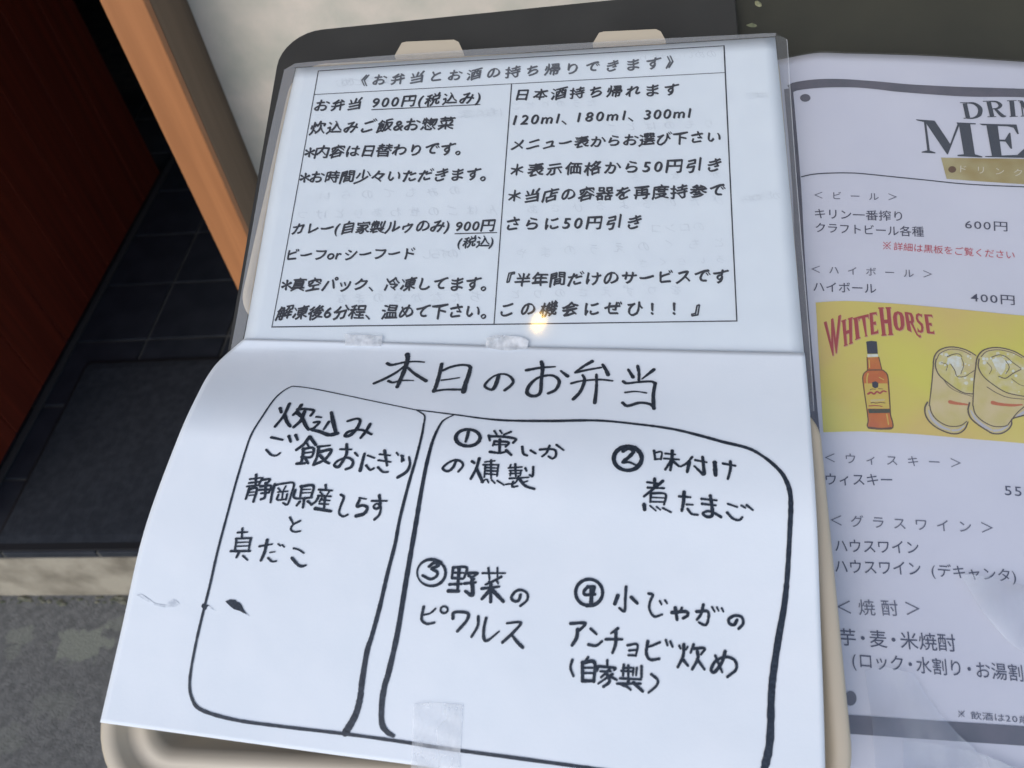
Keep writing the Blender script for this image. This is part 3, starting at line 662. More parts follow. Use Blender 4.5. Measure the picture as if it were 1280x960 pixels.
strokes('character', sp, 'marker', [([(805,495),(770,630)],(16,20)), ([(830,510),(885,530)],12), ([(818,590),(850,625),(880,612)],14)], C, 6.4, hs, 1.2)
strokes('character', sp, 'marker', [([(925,500),(1010,510)],12), ([(915,548),(1015,562)],12), ([(965,470),(975,530),(985,590)],(18,16,14)), ([(913,605),(950,640),(992,642)],14), ([(1062,488),(1075,508)],12), ([(1100,510),(1120,550)],14)], C, 6.4, hs, 1.2)
strokes('character', sp, 'marker', [([(1110,515),(1103,558)],16), ([(1160,520),(1168,580),(1140,640),(1070,685)],(12,18,18))], C, 6.4, hs, 1.2)
D = (280, 580)
strokes('character', sp, 'marker', [([(190,112),(270,102)],11), ([(182,140),(260,130)],11), ([(235,80),(230,158)],14), ([(168,165),(258,155)],11), ([(185,180),(160,255)],15), ([(185,185),(240,180),(215,275)],15), ([(190,208),(230,204)],8), ([(186,230),(226,226)],8), ([(280,105),(255,150)],12), ([(278,118),(335,113),(308,150)],13), ([(265,165),(342,160),(330,205)],14), ([(258,190),(345,186)],12), ([(270,215),(330,210)],11), ([(305,140),(298,240),(270,258)],15)], D, 5.818, hs, 1.2)
strokes('character', sp, 'marker', [([(370,150),(350,220),(340,280)],14), ([(372,155),(440,143),(508,142),(490,220),(463,295),(430,285)],12), ([(395,178),(410,195)],10), ([(450,163),(435,190)],10), ([(392,206),(465,200)],10), ([(430,200),(422,255)],10), ([(397,225),(388,262),(452,258)],11), ([(460,220),(452,262)],11)], D, 5.818, hs, 1.2)
strokes('character', sp, 'marker', [([(560,165),(650,160),(635,240)],15), ([(567,165),(555,240)],13), ([(572,188),(632,186)],8), ([(568,213),(630,210)],8), ([(520,190),(515,250),(640,246)],13), ([(585,250),(575,318)],15), ([(552,275),(530,303)],14), ([(610,272),(638,298)],13)], D, 5.818, hs, 1.2)
strokes('character', sp, 'marker', [([(740,155),(742,185)],13), ([(690,188),(788,195)],12), ([(700,205),(718,225)],9), ([(765,205),(750,225)],9), ([(685,232),(778,238)],12), ([(690,235),(670,272),(635,300)],14), ([(712,250),(695,275)],11), ([(704,262),(770,268)],10), ([(695,290),(760,295)],10), ([(735,245),(728,325)],13), ([(665,325),(778,345)],18)], D, 5.818, hs, 1.2)
strokes('character', sp, 'marker', [([(850,225),(872,245),(848,310),(838,360),(868,383),(900,370)],13)], D, 5.818, hs, 1.2)
strokes('character', sp, 'marker', [([(985,248),(1035,257)],9), ([(985,265),(968,310),(1010,302),(1043,320),(1020,362),(962,380)],(16,16,14,18,20))], D, 5.818, hs, 1.2)
strokes('character', sp, 'marker', [([(1075,270),(1185,270)],11), ([(1130,230),(1136,300),(1110,328),(1088,312),(1112,290),(1140,312),(1130,370),(1095,405)],(16,16,11,11,13,15))], D, 5.818, hs, 1.2)
strokes('character', sp, 'marker', [([(480,390),(502,432)],11), ([(555,415),(505,442),(487,475),(512,495),(555,490)],11)], D, 5.818, hs, 1.2)
strokes('character', sp, 'marker', [([(100,500),(170,497)],11), ([(135,470),(130,540)],12), ([(88,545),(200,540)],12), ([(92,545),(80,630)],12), ([(195,545),(180,630)],12), ([(100,573),(185,569)],8), ([(95,600),(180,597)],8), ([(50,635),(190,635)],13), ([(112,640),(92,680)],14), ([(138,668),(172,700)],10)], D, 5.818, hs, 1.2)
strokes('character', sp, 'marker', [([(260,600),(350,585)],11), ([(315,555),(297,640),(270,703)],16), ([(335,645),(372,640)],8), ([(322,685),(350,710),(380,708)],11), ([(395,583),(412,597)],9), ([(424,590),(440,605)],9)], D, 5.818, hs, 1.2)
strokes('character', sp, 'marker', [([(508,615),(545,625),(582,650)],10), ([(495,685),(540,735),(568,745),(597,738)],(16,14,11))], D, 5.818, hs, 1.2)
E_ = (540, 525); K = 7.111
def circ(cx, cy, rx, ry, wd, n=13, rot=0.0, st0=0.4):
    return ([(cx + rx * math.cos(t + st0) , cy + ry * math.sin(t + st0)) for t in np.linspace(0, 2 * math.pi + 0.15, n)], wd)
strokes('circled_number', sp, 'marker', [circ(320,160,108,74,(26,24,28,24,22,26)), ([(325,100),(315,145),(300,195)],22)], E_, K, hs, 1.15)
strokes('character', sp, 'marker', [([(555,100),(575,130)],15), ([(605,95),(622,122)],13), ([(700,108),(640,132)],17), ([(505,140),(515,185)],18), ([(512,148),(620,150),(742,170),(722,205)],20), ([(557,190),(542,230)],18), ([(560,192),(680,200),(655,240)],18), ([(550,222),(665,222)],12), ([(603,175),(600,290)],20), ([(515,285),(600,295),(670,280)],18), ([(660,272),(705,313)],20)], E_, K, hs, 1.15)
strokes('character', sp, 'marker', [([(802,240),(812,300),(845,318)],18), ([(878,273),(922,300)],17)], E_, K, hs, 1.15)
strokes('character', sp, 'marker', [([(960,265),(1040,260),(1095,272),(1100,320),(1070,345),(1035,325)],17), ([(1045,230),(1020,290),(980,325)],17), ([(1105,222),(1170,270)],15)], E_, K, hs, 1.15)
strokes('character', sp, 'marker', [([(212,370),(190,420),(150,455),(112,450),(98,425),(150,380),(210,358),(260,373),(275,410),(235,460)],18)], E_, K, hs, 1.15)
strokes('character', sp, 'marker', [([(357,370),(377,385)],20), ([(420,345),(395,430),(345,525)],20), ([(395,430),(440,530),(450,552)],22), ([(470,375),(560,365)],12), ([(455,400),(590,400)],13), ([(475,425),(588,430)],12), ([(480,452),(580,457)],14), ([(480,480),(575,488)],13), ([(475,400),(465,510)],14), ([(590,400),(578,500)],14), ([(525,360),(525,520)],15), ([(440,555),(478,530)],12), ([(490,532),(503,560)],12), ([(530,535),(560,565)],12), ([(580,542),(640,580)],13)], E_, K, hs, 1.15)
strokes('character', sp, 'marker', [([(680,428),(800,420)],13), ([(690,452),(800,450)],12), ([(690,480),(790,475)],12), ([(740,395),(745,500)],15), ([(700,400),(688,430)],12), ([(700,460),(695,498)],12), ([(790,450),(785,495)],12), ([(830,430),(840,455)],15), ([(900,420),(895,500),(868,490)],16), ([(690,522),(860,512)],13), ([(770,500),(740,560),(655,575)],13), ([(720,550),(715,595),(762,590)],15), ([(780,530),(830,588),(910,615)],19), ([(850,545),(800,560)],11)], E_, K, hs, 1.15)
F_ = (755, 545)
strokes('circled_number', sp, 'marker', [circ(190,182,112,95,(26,20,26,28,22)), ([(152,125),(195,102),(235,125),(200,170),(150,212),(200,212),(262,238)],(20,20,22,20,14,12))], F_, 6.4, hs, 1.2)
strokes('character', sp, 'marker', [([(400,120),(410,190)],14), ([(402,137),(460,130),(455,190)],12), ([(407,188),(458,185)],12), ([(490,142),(570,150)],12), ([(480,182),(600,190)],12), ([(545,120),(542,200),(530,275)],18), ([(535,200),(490,270)],16), ([(550,202),(598,243)],16)], F_, 6.4, hs, 1.2)
strokes('character', sp, 'marker', [([(705,170),(660,220),(615,245)],14), ([(682,210),(665,290)],20), ([(730,195),(820,212)],13), ([(788,170),(795,240),(798,308),(745,265)],(16,18,20,14)), ([(722,243),(755,272)],12)], F_, 6.4, hs, 1.2)
strokes('character', sp, 'marker', [([(885,215),(892,315)],24), ([(950,222),(1050,240)],14), ([(1010,205),(1010,270),(990,345)],16)], F_, 6.4, hs, 1.2)
strokes('character', sp, 'marker', [([(345,372),(450,385)],13), ([(405,345),(402,420)],17), ([(470,362),(420,405),(320,485)],16), ([(350,415),(480,420)],14), ([(375,460),(370,530)],14), ([(375,460),(490,467),(480,550)],14), ([(380,493),(480,498)],9), ([(375,528),(480,530)],10), ([(320,550),(325,590)],22), ([(368,560),(415,600)],10), ([(420,568),(450,592)],10), ([(470,578),(535,612)],12)], F_, 6.4, hs, 1.2)
strokes('character', sp, 'marker', [([(600,485),(690,492)],14), ([(640,450),(635,530),(622,600)],19), ([(660,550),(710,552)],11), ([(668,585),(700,625),(750,633)],14)], F_, 6.4, hs, 1.2)
strokes('character', sp, 'marker', [([(780,505),(900,517)],13), ([(785,545),(895,557)],13), ([(850,480),(862,560),(865,635),(825,648),(790,622),(830,603),(880,618),(935,650)],(18,18,18,14,14,16))], F_, 6.4, hs, 1.2)
strokes('character', sp, 'marker', [([(990,545),(1065,570)],12), ([(985,615),(1030,662),(1080,675),(1105,652)],14), ([(1098,558),(1130,577)],12), ([(1140,555),(1190,595)],13)], F_, 6.4, hs, 1.2)
G_ = (510, 690)
strokes('circled_number', sp, 'marker', [circ(208,186,126,118,(14,18,20,16,10,14,20,22),st0=-1.0), ([(188,130),(235,97),(272,122),(212,150),(258,178),(255,215),(200,243),(130,210)],20)], G_, K, hs, 1.15)
strokes('character', sp, 'marker', [([(402,140),(390,230)],18), ([(402,140),(520,140),(500,230)],18), ([(405,185),(500,188)],14), ([(395,232),(490,240)],18), ([(455,145),(440,345)],22), ([(370,290),(478,285)],18), ([(360,348),(450,350)],24), ([(522,190),(618,190),(560,232)],18), ([(540,212),(590,242)],17), ([(502,282),(602,272)],18), ([(570,255),(572,382),(510,350)],(24,26,18))], G_, K, hs, 1.15)
strokes('character', sp, 'marker', [([(662,190),(865,190)],13), ([(715,145),(725,245)],14), ([(795,142),(795,235)],12), ([(830,222),(740,270),(690,290)],16), ([(722,262),(705,290)],12), ([(790,260),(802,282)],13), ([(655,327),(810,310)],18), ([(737,280),(735,445)],22), ([(725,345),(658,418)],24), ([(755,345),(848,442)],24)], G_, K, hs, 1.15)
strokes('character', sp, 'marker', [([(1000,382),(985,430),(952,440),(922,420),(925,390),(960,350),(1010,340),(1060,372),(1058,430),(1000,480)],18)], G_, K, hs, 1.15)
strokes('character', sp, 'marker', [([(140,490),(125,560),(125,610),(170,640),(235,630)],17), ([(245,505),(200,545),(145,560)],13), circ(322,515,32,30,14,9)], G_, K, hs, 1.15)
strokes('character', sp, 'marker', [([(400,592),(412,538),(530,545),(522,610),(440,705)],(20,18,18,20,18))], G_, K, hs, 1.15)
strokes('character', sp, 'marker', [([(625,575),(620,660),(565,755)],18), ([(695,590),(675,680),(675,768),(708,788),(810,708)],(18,18,20,16,10))], G_, K, hs, 1.15)
strokes('character', sp, 'marker', [([(880,635),(1003,630),(930,722),(840,805)],(14,16,18,18)), ([(925,742),(970,800),(1020,850)],(14,20,20))], G_, K, hs, 1.15)
H_ = (700, 715); K5 = 5.333
strokes('circled_number', sp, 'marker', [circ(194,138,90,88,(14,16,14,18),st0=1.6), ([(185,100),(160,130),(168,153),(232,150)],15), ([(195,100),(230,100),(222,140)],13), ([(212,105),(207,220)],20)], H_, K5, hs, 1.15)
strokes('character', sp, 'marker', [([(440,100),(435,180),(430,262),(395,242)],13), ([(385,160),(365,213)],18), ([(475,170),(515,210)],16)], H_, K5, hs, 1.15)
strokes('character', sp, 'marker', [([(590,145),(618,155),(600,200),(596,250),(628,298),(680,285)],12), ([(665,195),(676,217)],10), ([(700,190),(713,210)],10)], H_, K5, hs, 1.15)
strokes('character', sp, 'marker', [([(745,272),(838,265),(850,290),(820,310)],15), ([(768,240),(780,320)],16), ([(812,240),(800,268)],12)], H_, K5, hs, 1.15)
strokes('character', sp, 'marker', [([(910,265),(985,265),(985,330),(965,355),(925,337)],13), ([(955,220),(940,280),(912,320)],13), ([(1013,235),(1030,265)],10), ([(1045,237),(1057,260)],9), ([(1077,242),(1088,265)],9)], H_, K5, hs, 1.15)
strokes('character', sp, 'marker', [([(1180,320),(1160,353),(1130,345),(1125,315),(1165,292),(1210,302),(1220,345),(1190,380)],14)], H_, K5, hs, 1.15)
strokes('character', sp, 'marker', [([(70,345),(168,343),(130,390)],14), ([(118,385),(110,440),(80,490)],17)], H_, K5, hs, 1.15)
strokes('character', sp, 'marker', [([(205,380),(243,415)],12), ([(190,485),(240,492),(280,463)],13)], H_, K5, hs, 1.15)
strokes('character', sp, 'marker', [([(385,378),(340,410)],12), ([(305,450),(415,450)],12), ([(372,400),(370,480),(350,540)],15)], H_, K5, hs, 1.15)
strokes('character', sp, 'marker', [([(450,490),(515,485),(505,560)],11), ([(460,525),(505,521)],10), ([(455,556),(505,558)],10)], H_, K5, hs, 1.15)
strokes('character', sp, 'marker', [([(585,465),(575,540),(600,585),(660,580)],14), ([(665,470),(620,490),(590,500)],11), ([(705,455),(716,490)],11), ([(735,465),(750,500)],11)], H_, K5, hs, 1.15)
strokes('character', sp, 'marker', [([(795,493),(803,512)],11), ([(825,485),(820,560),(785,635)],14), ([(815,580),(852,625)],14), ([(850,500),(840,520)],9), ([(890,485),(870,540)],12), ([(885,512),(963,510),(940,550)],12), ([(915,530),(918,580),(880,650)],14), ([(915,582),(962,650)],13)], H_, K5, hs, 1.15)
strokes('character', sp, 'marker', [([(1035,560),(1060,620),(1080,668)],12), ([(1100,530),(1080,600),(1030,668),(1007,650),(1040,592),(1110,568),(1165,592),(1173,650),(1115,700)],14)], H_, K5, hs, 1.15)
strokes('character', sp, 'marker', [([(82,588),(70,640),(90,695)],12)], H_, K5, hs, 1.15)
strokes('character', sp, 'marker', [([(187,570),(165,600)],12), ([(150,605),(150,728)],16), ([(155,605),(230,605),(225,730)],16), ([(155,640),(225,640)],10), ([(155,675),(225,675)],10), ([(150,727),(225,727)],15)], H_, K5, hs, 1.15)
strokes('character', sp, 'marker', [([(315,590),(315,620)],12), ([(255,630),(365,640),(360,655)],12), ([(255,630),(248,660)],11), ([(270,663),(340,663)],10), ([(330,650),(275,702)],12), ([(308,672),(330,730),(290,765)],14), ([(320,700),(255,745)],10), ([(350,682),(335,695),(378,720)],12)], H_, K5, hs, 1.15)
strokes('character', sp, 'marker', [([(420,640),(480,640)],10), ([(410,660),(490,665)],10), ([(425,620),(420,690)],12), ([(455,625),(455,700)],12), ([(490,642),(485,690)],10), ([(512,640),(507,690)],10), ([(543,630),(543,700)],13), ([(400,710),(540,717)],11), ([(380,745),(538,745)],11), ([(460,715),(440,760),(400,747)],12), ([(440,760),(470,785)],12), ([(490,740),(550,795)],15)], H_, K5, hs, 1.15)
strokes('character', sp, 'marker', [([(608,683),(650,720),(642,760),(590,805)],12)], H_, K5, hs, 1.15)
# smudges
acc = Acc(); poly(acc, [(582,230),(600,222),(622,224),(630,232),(640,235),(648,246),(655,262),(668,280),(655,277),(640,268),(618,262),(602,250)], hs, 0.0003, (100, 680), 3.2); link('ink_blot', acc.v, acc.f, 'marker', sp)
acc = Acc(); poly(acc, [(486,250),(490,240),(499,236),(506,243),(518,246),(510,252),(506,262),(497,266),(491,257)], hs, 0.00031, (100, 680), 3.2); link('ink_blot', acc.v, acc.f, 'marker', sp)
acc = Acc(); poly(acc, [(225,205),(245,200),(262,210),(300,238),(345,245),(352,232),(372,222),(388,228),(398,240),(385,250),(350,256),(300,246),(262,226),(240,212)], hs, 0.00022, (100, 680), 3.2); link('ink_smear', acc.v, acc.f, 'smear', sp)
acc = Acc(); poly(acc, [(500,240),(520,250),(535,262),(545,270),(530,262),(512,256)], hs, 0.00023, (100, 680), 3.2); poly(acc, [(648,262),(662,272),(680,290),(664,284)], hs, 0.00024, (100, 680), 3.2); link('ink_smear', acc.v, acc.f, 'smear', sp)

# ------------------------------------------------------------------ tape
def hmax(x, y): return np.maximum(h_note(x, y) + 0.0008, h_sheet(x, y)) + 0.0005 + 0.0002 * np.sin(x * 700) * np.sin(y * 500)
def tape(T, Bt, L, Rr, h, lab, dh=0.0, m='f_tape_top'):
    v, f = patch(T, Bt, L, Rr, h, 22, 16, 0.0, dh)
    return tag(link('tape_strip', v, f, m, smooth=True), lab, 'tape', 'clear tape holding the handwritten sheet')
tape([(431, 418), (452, 418.5), (478, 420)], [(431, 432), (477, 433)], [(431, 418), (431, 432)], [(478, 420), (477, 433)], hmax, 'short clear tape on the fold, left of the middle one')
tape([(608, 422), (622, 419), (650, 421), (661, 426)], [(607, 434), (630, 438), (659, 436)], [(608, 422), (607, 434)], [(661, 426), (659, 436)], hmax, 'crumpled clear tape on the fold above the handwritten title')
tape([(517, 880), (540, 878), (579, 881)], [(513, 975), (573, 985)], [(517, 880), (513, 975)], [(579, 881), (576, 930), (573, 985)], lambda x, y: h_sheet(x, y) + 0.0007 + 0.00008 * np.sin(x * 300 + y * 700) + 0.0001 * np.sin(x * 150 - y * 90) , 'wide wrinkled clear tape at the bottom of the handwritten sheet', m='f_tape')

# ================================================================== DRINK MENU
hm = h_menu
dm = thing('drink_menu', 'printed drink menu in a clear sleeve at right', 'menu', to_w(to_uv([(1170, 500)], hm), hm)[0])
MTOP = [(955, 78), (985, 72.5), (1003, 69), (1025, 66), (1060, 67), (1100, 68), (1160, 70), (1220, 73.5), (1280, 77.5), (1420, 86)]
v, f = patch(MTOP, [(1030, 1000), (1440, 1045)], [(955, 78), (1030, 1000)], [(1420, 86), (1440, 1045)], hm, 90, 90, 0.0002)
mp_ = link('paper', v, f, 'menu_paper', dm, smooth=True)
v, f = patch([(950, 76), (985, 70.5), (1025, 64), (1060, 65), (1160, 68), (1280, 75.5), (1430, 84)], [(1040, 1040), (1450, 1070)], [(950, 76), (1040, 1040)], [(1430, 84), (1450, 1070)], lambda x, y: hm(x, y) + 0.0016 + 0.0004 * np.sin(x * 80 + y * 50), 90, 90)
link('clear_sleeve', v, f, 'f_sleeve', dm, smooth=True)
def grid_band(name, T, Bt, m, nu=60, nv=4, dh=0.0003):
    v, f = patch(T, Bt, [T[0], Bt[0]], [T[-1], Bt[-1]], hm, nu, nv, 0, dh); return link(name, v, f, m, mp_, smooth=True)
grid_band('border_band', [(984, 107.5), (990.5, 104), (1003, 101.5), (1020, 99.6), (1040, 99), (1059.5, 99.6), (1100, 102.5), (1139, 106), (1200, 109), (1280, 111.5), (1400, 116)],
          [(990, 116), (996, 113.5), (1010, 111.5), (1028, 110), (1050, 109.5), (1073, 110), (1100, 112.5), (1126, 115.5), (1205, 121), (1280, 122), (1400, 127)], 'band')
grid_band('border_band', [(1040, 892), (1059, 893.6), (1171, 901), (1280, 908), (1400, 917)], [(1042, 915.5), (1060, 917.2), (1171, 925), (1280, 932.3), (1400, 941)], 'band')
v, f = patch([(980, 112), (991, 110)], [(1046, 905), (1060, 905)], [(980, 112), (990, 230), (1001, 416), (1046, 905)], [(991, 110), (1001, 230), (1013, 416), (1060, 905)], hm, 5, 60, 0, 0.0003)
link('border_band', v, f, 'band', mp_)
acc = Acc(); stroke(acc, [(1002, 221.3), (1015, 218.5), (1033, 217), (1058, 216.6), (1083, 218), (1152, 225), (1195, 229.5), (1232, 232), (1280, 234), (1340, 236)], 1.6, hm, 0.0003, 10, 0.01); link('rule', acc.v, acc.f, 'serif', mp_)
for (cx, cy, rx, ry) in ((1006.5, 122.8, 6.6, 4.8), (1063, 873, 7.6, 9.2)):
    acc = Acc(); t = np.linspace(0, 2 * math.pi, 21)[:-1]; poly(acc, np.stack([cx + rx * np.cos(t), cy + ry * np.sin(t)], 1), hm, 0.0003); link('rivet_print', acc.v, acc.f, 'band', mp_)
J = (1140, 100); K6 = 6.857
acc = Acc()
for P in ([(100,356),(118,352),(152,606),(130,609)], [(30,340),(192,351),(190,359),(95,362),(40,350)], [(80,618),(140,603),(200,624),(198,632),(82,626)], [(104,352),(196,356),(330,556),(300,642)], [(394,366),(412,372),(306,642),(296,630)],
          [(398,374),(497,377),(540,654),(445,652)], [(380,366),(545,374),(544,384),(385,380)], [(388,645),(450,638),(540,640),(602,658),(600,667),(390,656)],
          [(635,388),(732,388),(768,660),(684,658)], [(575,377),(895,385),(914,466),(900,466),(868,412),(820,401),(600,391)], [(745,513),(795,515),(830,456),(842,456),(857,592),(843,592),(800,531),(747,529)], [(625,655),(900,645),(960,592),(985,560),(1010,560),(1015,672),(627,663)]):
    poly(acc, P, hm, 0.0003, J, K6)
for P, wd in (([(410,198),(470,197)],7), ([(450,203),(478,328)],(34,34)), ([(440,332),(520,330)],8), ([(460,200),(530,205),(580,245),(575,300),(530,328),(470,333)],(9,22,36,34,16,8)),
              ([(605,186),(700,184)],8), ([(655,190),(685,315)],(34,34)), ([(645,319),(720,318)],8), ([(660,187),(720,190),(755,218),(735,245),(685,252)],(9,18,32,18,8)), ([(712,252),(770,308),(805,314)],(20,32,10)),
              ([(812,182),(895,180)],8), ([(852,184),(866,314)],(36,36)), ([(835,317),(905,315)],8), ([(905,182),(945,182)],8), ([(932,186),(950,312)],11), ([(930,314),(975,314)],8), ([(932,186),(1005,290),(1030,312)],(30,34,34)), ([(1030,184),(1040,312)],10)):
    wd = tuple(np.array(wd, float) / K6) if np.ndim(wd) else wd / K6
    stroke(acc, np.array(P, float) / K6 + np.array(J), wd, hm, 0.0003, 6, 0.0, caps=False)
link('title_letters', acc.v, acc.f, 'serif', mp_)
rb = grid_band('gold_ribbon', [(1176, 197.5), (1230, 198.5), (1280, 199.2), (1380, 204)], [(1183, 224), (1230, 227.5), (1280, 230.8), (1380, 238)], 'gold', 30, 4, 0.00034)
acc = Acc(); poly(acc, [(1200,199.5),(1217,199.6),(1218,226),(1203,225)], hm, 0.00038); link('ribbon_shine', acc.v, acc.f, 'gold', mp_)
acc = Acc(); poly(acc, [(1190 + 5 * math.cos(t), 212.4 + 4.2 * math.sin(t)) for t in np.linspace(0, 6.1, 14)], hm, 0.0004); link('rivet_print', acc.v, acc.f, 'brown', mp_)
def mtx(s, p0, p1, size, m='menu_ink', th=0.004, style='gothic', dh=0.0003): text('printed_line', mp_, s, p0, p1, size, m, hm, style, dh, None, th, m in ('menu_ink', 'red'))
MT['ribbon_text'] = mat('ribbon_text_ink', (0.62, 0.58, 0.48), 0.5)
mtx('ドリンクメ', (1200, 211.5), (1301, 218.5), 13.5, 'ribbon_text', -0.004, dh=0.00042)
mtx('＜ビール＞', (1017.5, 244), (1121, 246.5), 13.5, 'menu_grey', 0.004)
mtx('キリン一番搾り', (1018.5, 267), (1127.5, 270.5), 17)
mtx('クラフトビール各種', (1019.5, 284.5), (1154.5, 290), 17)
mtx('600円', (1206, 280.5), (1259, 283.5), 17)
mtx('詳細は黒板をご覧ください', (1117, 308), (1268, 319.5), 14, 'red', 0.0)
mtx('＜ハイボール＞', (1014, 336.5), (1165, 343), 14, 'menu_grey', 0.004)
mtx('ハイボール', (1016.5, 358.5), (1095, 361), 17)
mtx('400円', (1213, 371.5), (1268, 375.5), 17)
mtx('＜ウィスキー＞', (1031, 572), (1201, 579), 16, 'menu_grey', 0.004)
mtx('ウィスキー', (1032, 599), (1115, 600), 18)
mtx('550円', (1255.5, 612.5), (1312, 617), 19)
mtx('＜グラスワイン＞', (1038, 650), (1241, 660), 18, 'menu_grey', 0.004)
mtx('ハウスワイン', (1043.5, 682), (1148, 684.5), 19.5)
mtx('ハウスワイン', (1043.5, 707.5), (1150.5, 711), 20.5)
mtx('(デキャンタ)', (1164, 712.5), (1269.5, 720), 19.5)
mtx('＜焼酎＞', (1046, 758.5), (1149.5, 761), 22, 'menu_grey', 0.004)
mtx('芋・麦・米焼酎', (1049, 796), (1194, 804), 24)
mtx('(ロック・水割り・お湯割り)', (1065, 824.5), (1306, 844), 23)
mtx('飲酒は20歳になって', (1213, 894), (1345, 905), 11, 'menu_ink', 0.0)
for (cx, cy, q, m_) in ((1108.5, 307.3, 4.6, 'red'), (1201.5, 892.5, 3.8, 'menu_ink')):
    acc = Acc()
    for P in ([(cx - q, cy - q), (cx + q, cy + q)], [(cx + q, cy - q), (cx - q, cy + q)]): stroke(acc, P, 0.7 if q < 4 else 0.9, hm, 0.0003, caps=False)
    for dx, dy in ((0, -1), (0, 1), (-1, 0), (1, 0)): stroke(acc, [(cx + dx * q * .8 - .3, cy + dy * q * .8), (cx + dx * q * .8 + .3, cy + dy * q * .8)], 1.3, hm, 0.0003, caps=q > 4)
    link('reference_mark', acc.v, acc.f, m_, mp_)
# illustration panel
yp = grid_band('yellow_panel', [(1019.5, 378.5), (1045, 376.8), (1073, 377), (1120, 380), (1168, 384), (1225, 389.5), (1280, 395), (1400, 405)], [(1029, 540.5), (1075, 539.5), (1110, 541), (1152, 543.5), (1215, 549), (1280, 554.5), (1400, 566)], 'yellow', 60, 26, 0.0003)
Q = (1020, 370)
LET = [('W', (50,178), (166,126), (150,372), (98,412)), ('H', (172,165), (238,143), (240,318), (188,338)), ('I', (247,150), (278,140), (292,284), (262,296)), ('T', (276,140), (350,122), (348,268), (318,276)), ('E', (352,116), (402,108), (414,250), (362,262)),
       ('H', (418,78), (492,76), (508,262), (440,268)), ('O', (506,102), (582,104), (590,232), (522,238)), ('R', (588,108), (650,112), (690,268), (608,236)), ('S', (655,114), (708,118), (718,250), (676,248)), ('E', (716,124), (772,126), (788,256), (735,250))]
GLY = {'W': [[(0,0),(.16,0),(.27,.62),(.42,0),(.55,0),(.68,.6),(.84,0),(1,0),(.76,1),(.62,1),(.48,.45),(.36,1),(.22,1)]],
       'H': [[(0,0),(.34,0),(.34,1),(0,1)], [(.66,0),(1,0),(1,1),(.66,1)], [(.34,.44),(.66,.44),(.66,.57),(.34,.57)], [(-.08,0),(.42,0),(.42,.05),(-.08,.05)], [(.58,0),(1.08,0),(1.08,.05),(.58,.05)], [(-.08,.95),(.42,.95),(.42,1),(-.08,1)], [(.58,.95),(1.08,.95),(1.08,1),(.58,1)]],
       'I': [[(.1,0),(.9,0),(.9,1),(.1,1)], [(-.1,0),(1.1,0),(1.1,.06),(-.1,.06)], [(-.1,.94),(1.1,.94),(1.1,1),(-.1,1)]],
       'T': [[(.34,0),(.66,0),(.66,1),(.34,1)], [(0,0),(1,0),(1,.12),(0,.12)], [(0,.1),(.1,.1),(.04,.24),(0,.24)], [(.9,.1),(1,.1),(1,.24),(.96,.24)], [(.2,.95),(.8,.95),(.8,1),(.2,1)]],
       'E': [[(.05,0),(.46,0),(.46,1),(.05,1)], [(.4,0),(1,0),(1,.2),(.88,.1),(.4,.1)], [(.4,.45),(.8,.42),(.8,.6),(.4,.55)], [(.4,.9),(.88,.88),(1,.78),(1,1),(.4,1)]],
       'O': [[(.5,0),(.85,.08),(1,.3),(1,.7),(.85,.92),(.5,1),(.5,.88),(.64,.76),(.66,.5),(.64,.24),(.5,.12)], [(.5,0),(.5,.12),(.36,.24),(.34,.5),(.36,.76),(.5,.88),(.5,1),(.15,.92),(0,.7),(0,.3),(.15,.08)]],
       'R': [[(0,0),(.34,0),(.34,.98),(0,.95)], [(.3,0),(.75,.03),(.85,.2),(.8,.4),(.6,.52),(.32,.54),(.32,.44),(.5,.4),(.54,.25),(.5,.12),(.3,.1)], [(.38,.5),(.62,.48),(.85,.95),(1,.98),(1.08,.92),(1.1,1.02),(.95,1.1),(.72,1.02)]],
       'S': [[(.85,.22),(.97,.0),(.85,.06),(.5,0),(.15,.08),(.05,.28),(.15,.45),(.6,.62),(.66,.75),(.55,.87),(.3,.87),(.08,.72),(0,1),(.12,.94),(.5,1),(.88,.92),(1,.7),(.9,.52),(.42,.36),(.34,.22),(.5,.12),(.7,.14)]]}
for pas, (m_, ofx, ofy, dh_) in enumerate((('logo_shadow', 1.0, 0.9, 0.00036), ('logo', 0, 0, 0.00040))):
    for ch, a, b, c, d in LET:
        acc = Acc(); a, b, c, d = [np.array(q, float) for q in (a, b, c, d)]
        for k, g in enumerate(GLY[ch]):
            P = [((1 - y) * ((1 - x) * a + x * b) + y * ((1 - x) * d + x * c)) for x, y in g]
            poly(acc, [(p[0] / 5.333 + ofx, p[1] / 5.333 + ofy) for p in P], hm, dh_ + k * 1.5e-6, Q, 1.0)
        link('logo_letter' if pas else 'letter_shadow', acc.v, acc.f, m_, mp_)
def ip(name, m, polys, dh, parent=None):
    acc = Acc()
    for k, P in enumerate(polys): poly(acc, P, hm, dh + k * 2e-6, Q, 5.333)
    return link(name, acc.v, acc.f, m, parent or mp_)
body = [(345,496),(435,496),(455,506),(470,520),(478,545),(483,600),(492,740),(496,800),(507,835),(512,868),(504,884),(480,890),(365,886),(345,878),(340,860),(346,838),(343,800),(335,740),(322,650),(311,570),(311,540),(320,517)]
ip('bottle_body', 'amber', [body], 0.00036); ip('bottle_neck', 'amber', [[(339,412),(417,410),(438,497),(342,497)]], 0.00037)
ip('bottle_label', 'label', [[(321,585),(474,585),(490,752),(334,752)]], 0.0004)
ip('bottle_cap', 'cap', [[(333,306),(368,301),(404,305),(408,345),(411,387),(341,387),(337,345)]], 0.0004)
ip('cap_ring', 'foam', [[(341,391),(410,389),(413,406),(342,410)]], 0.00042)
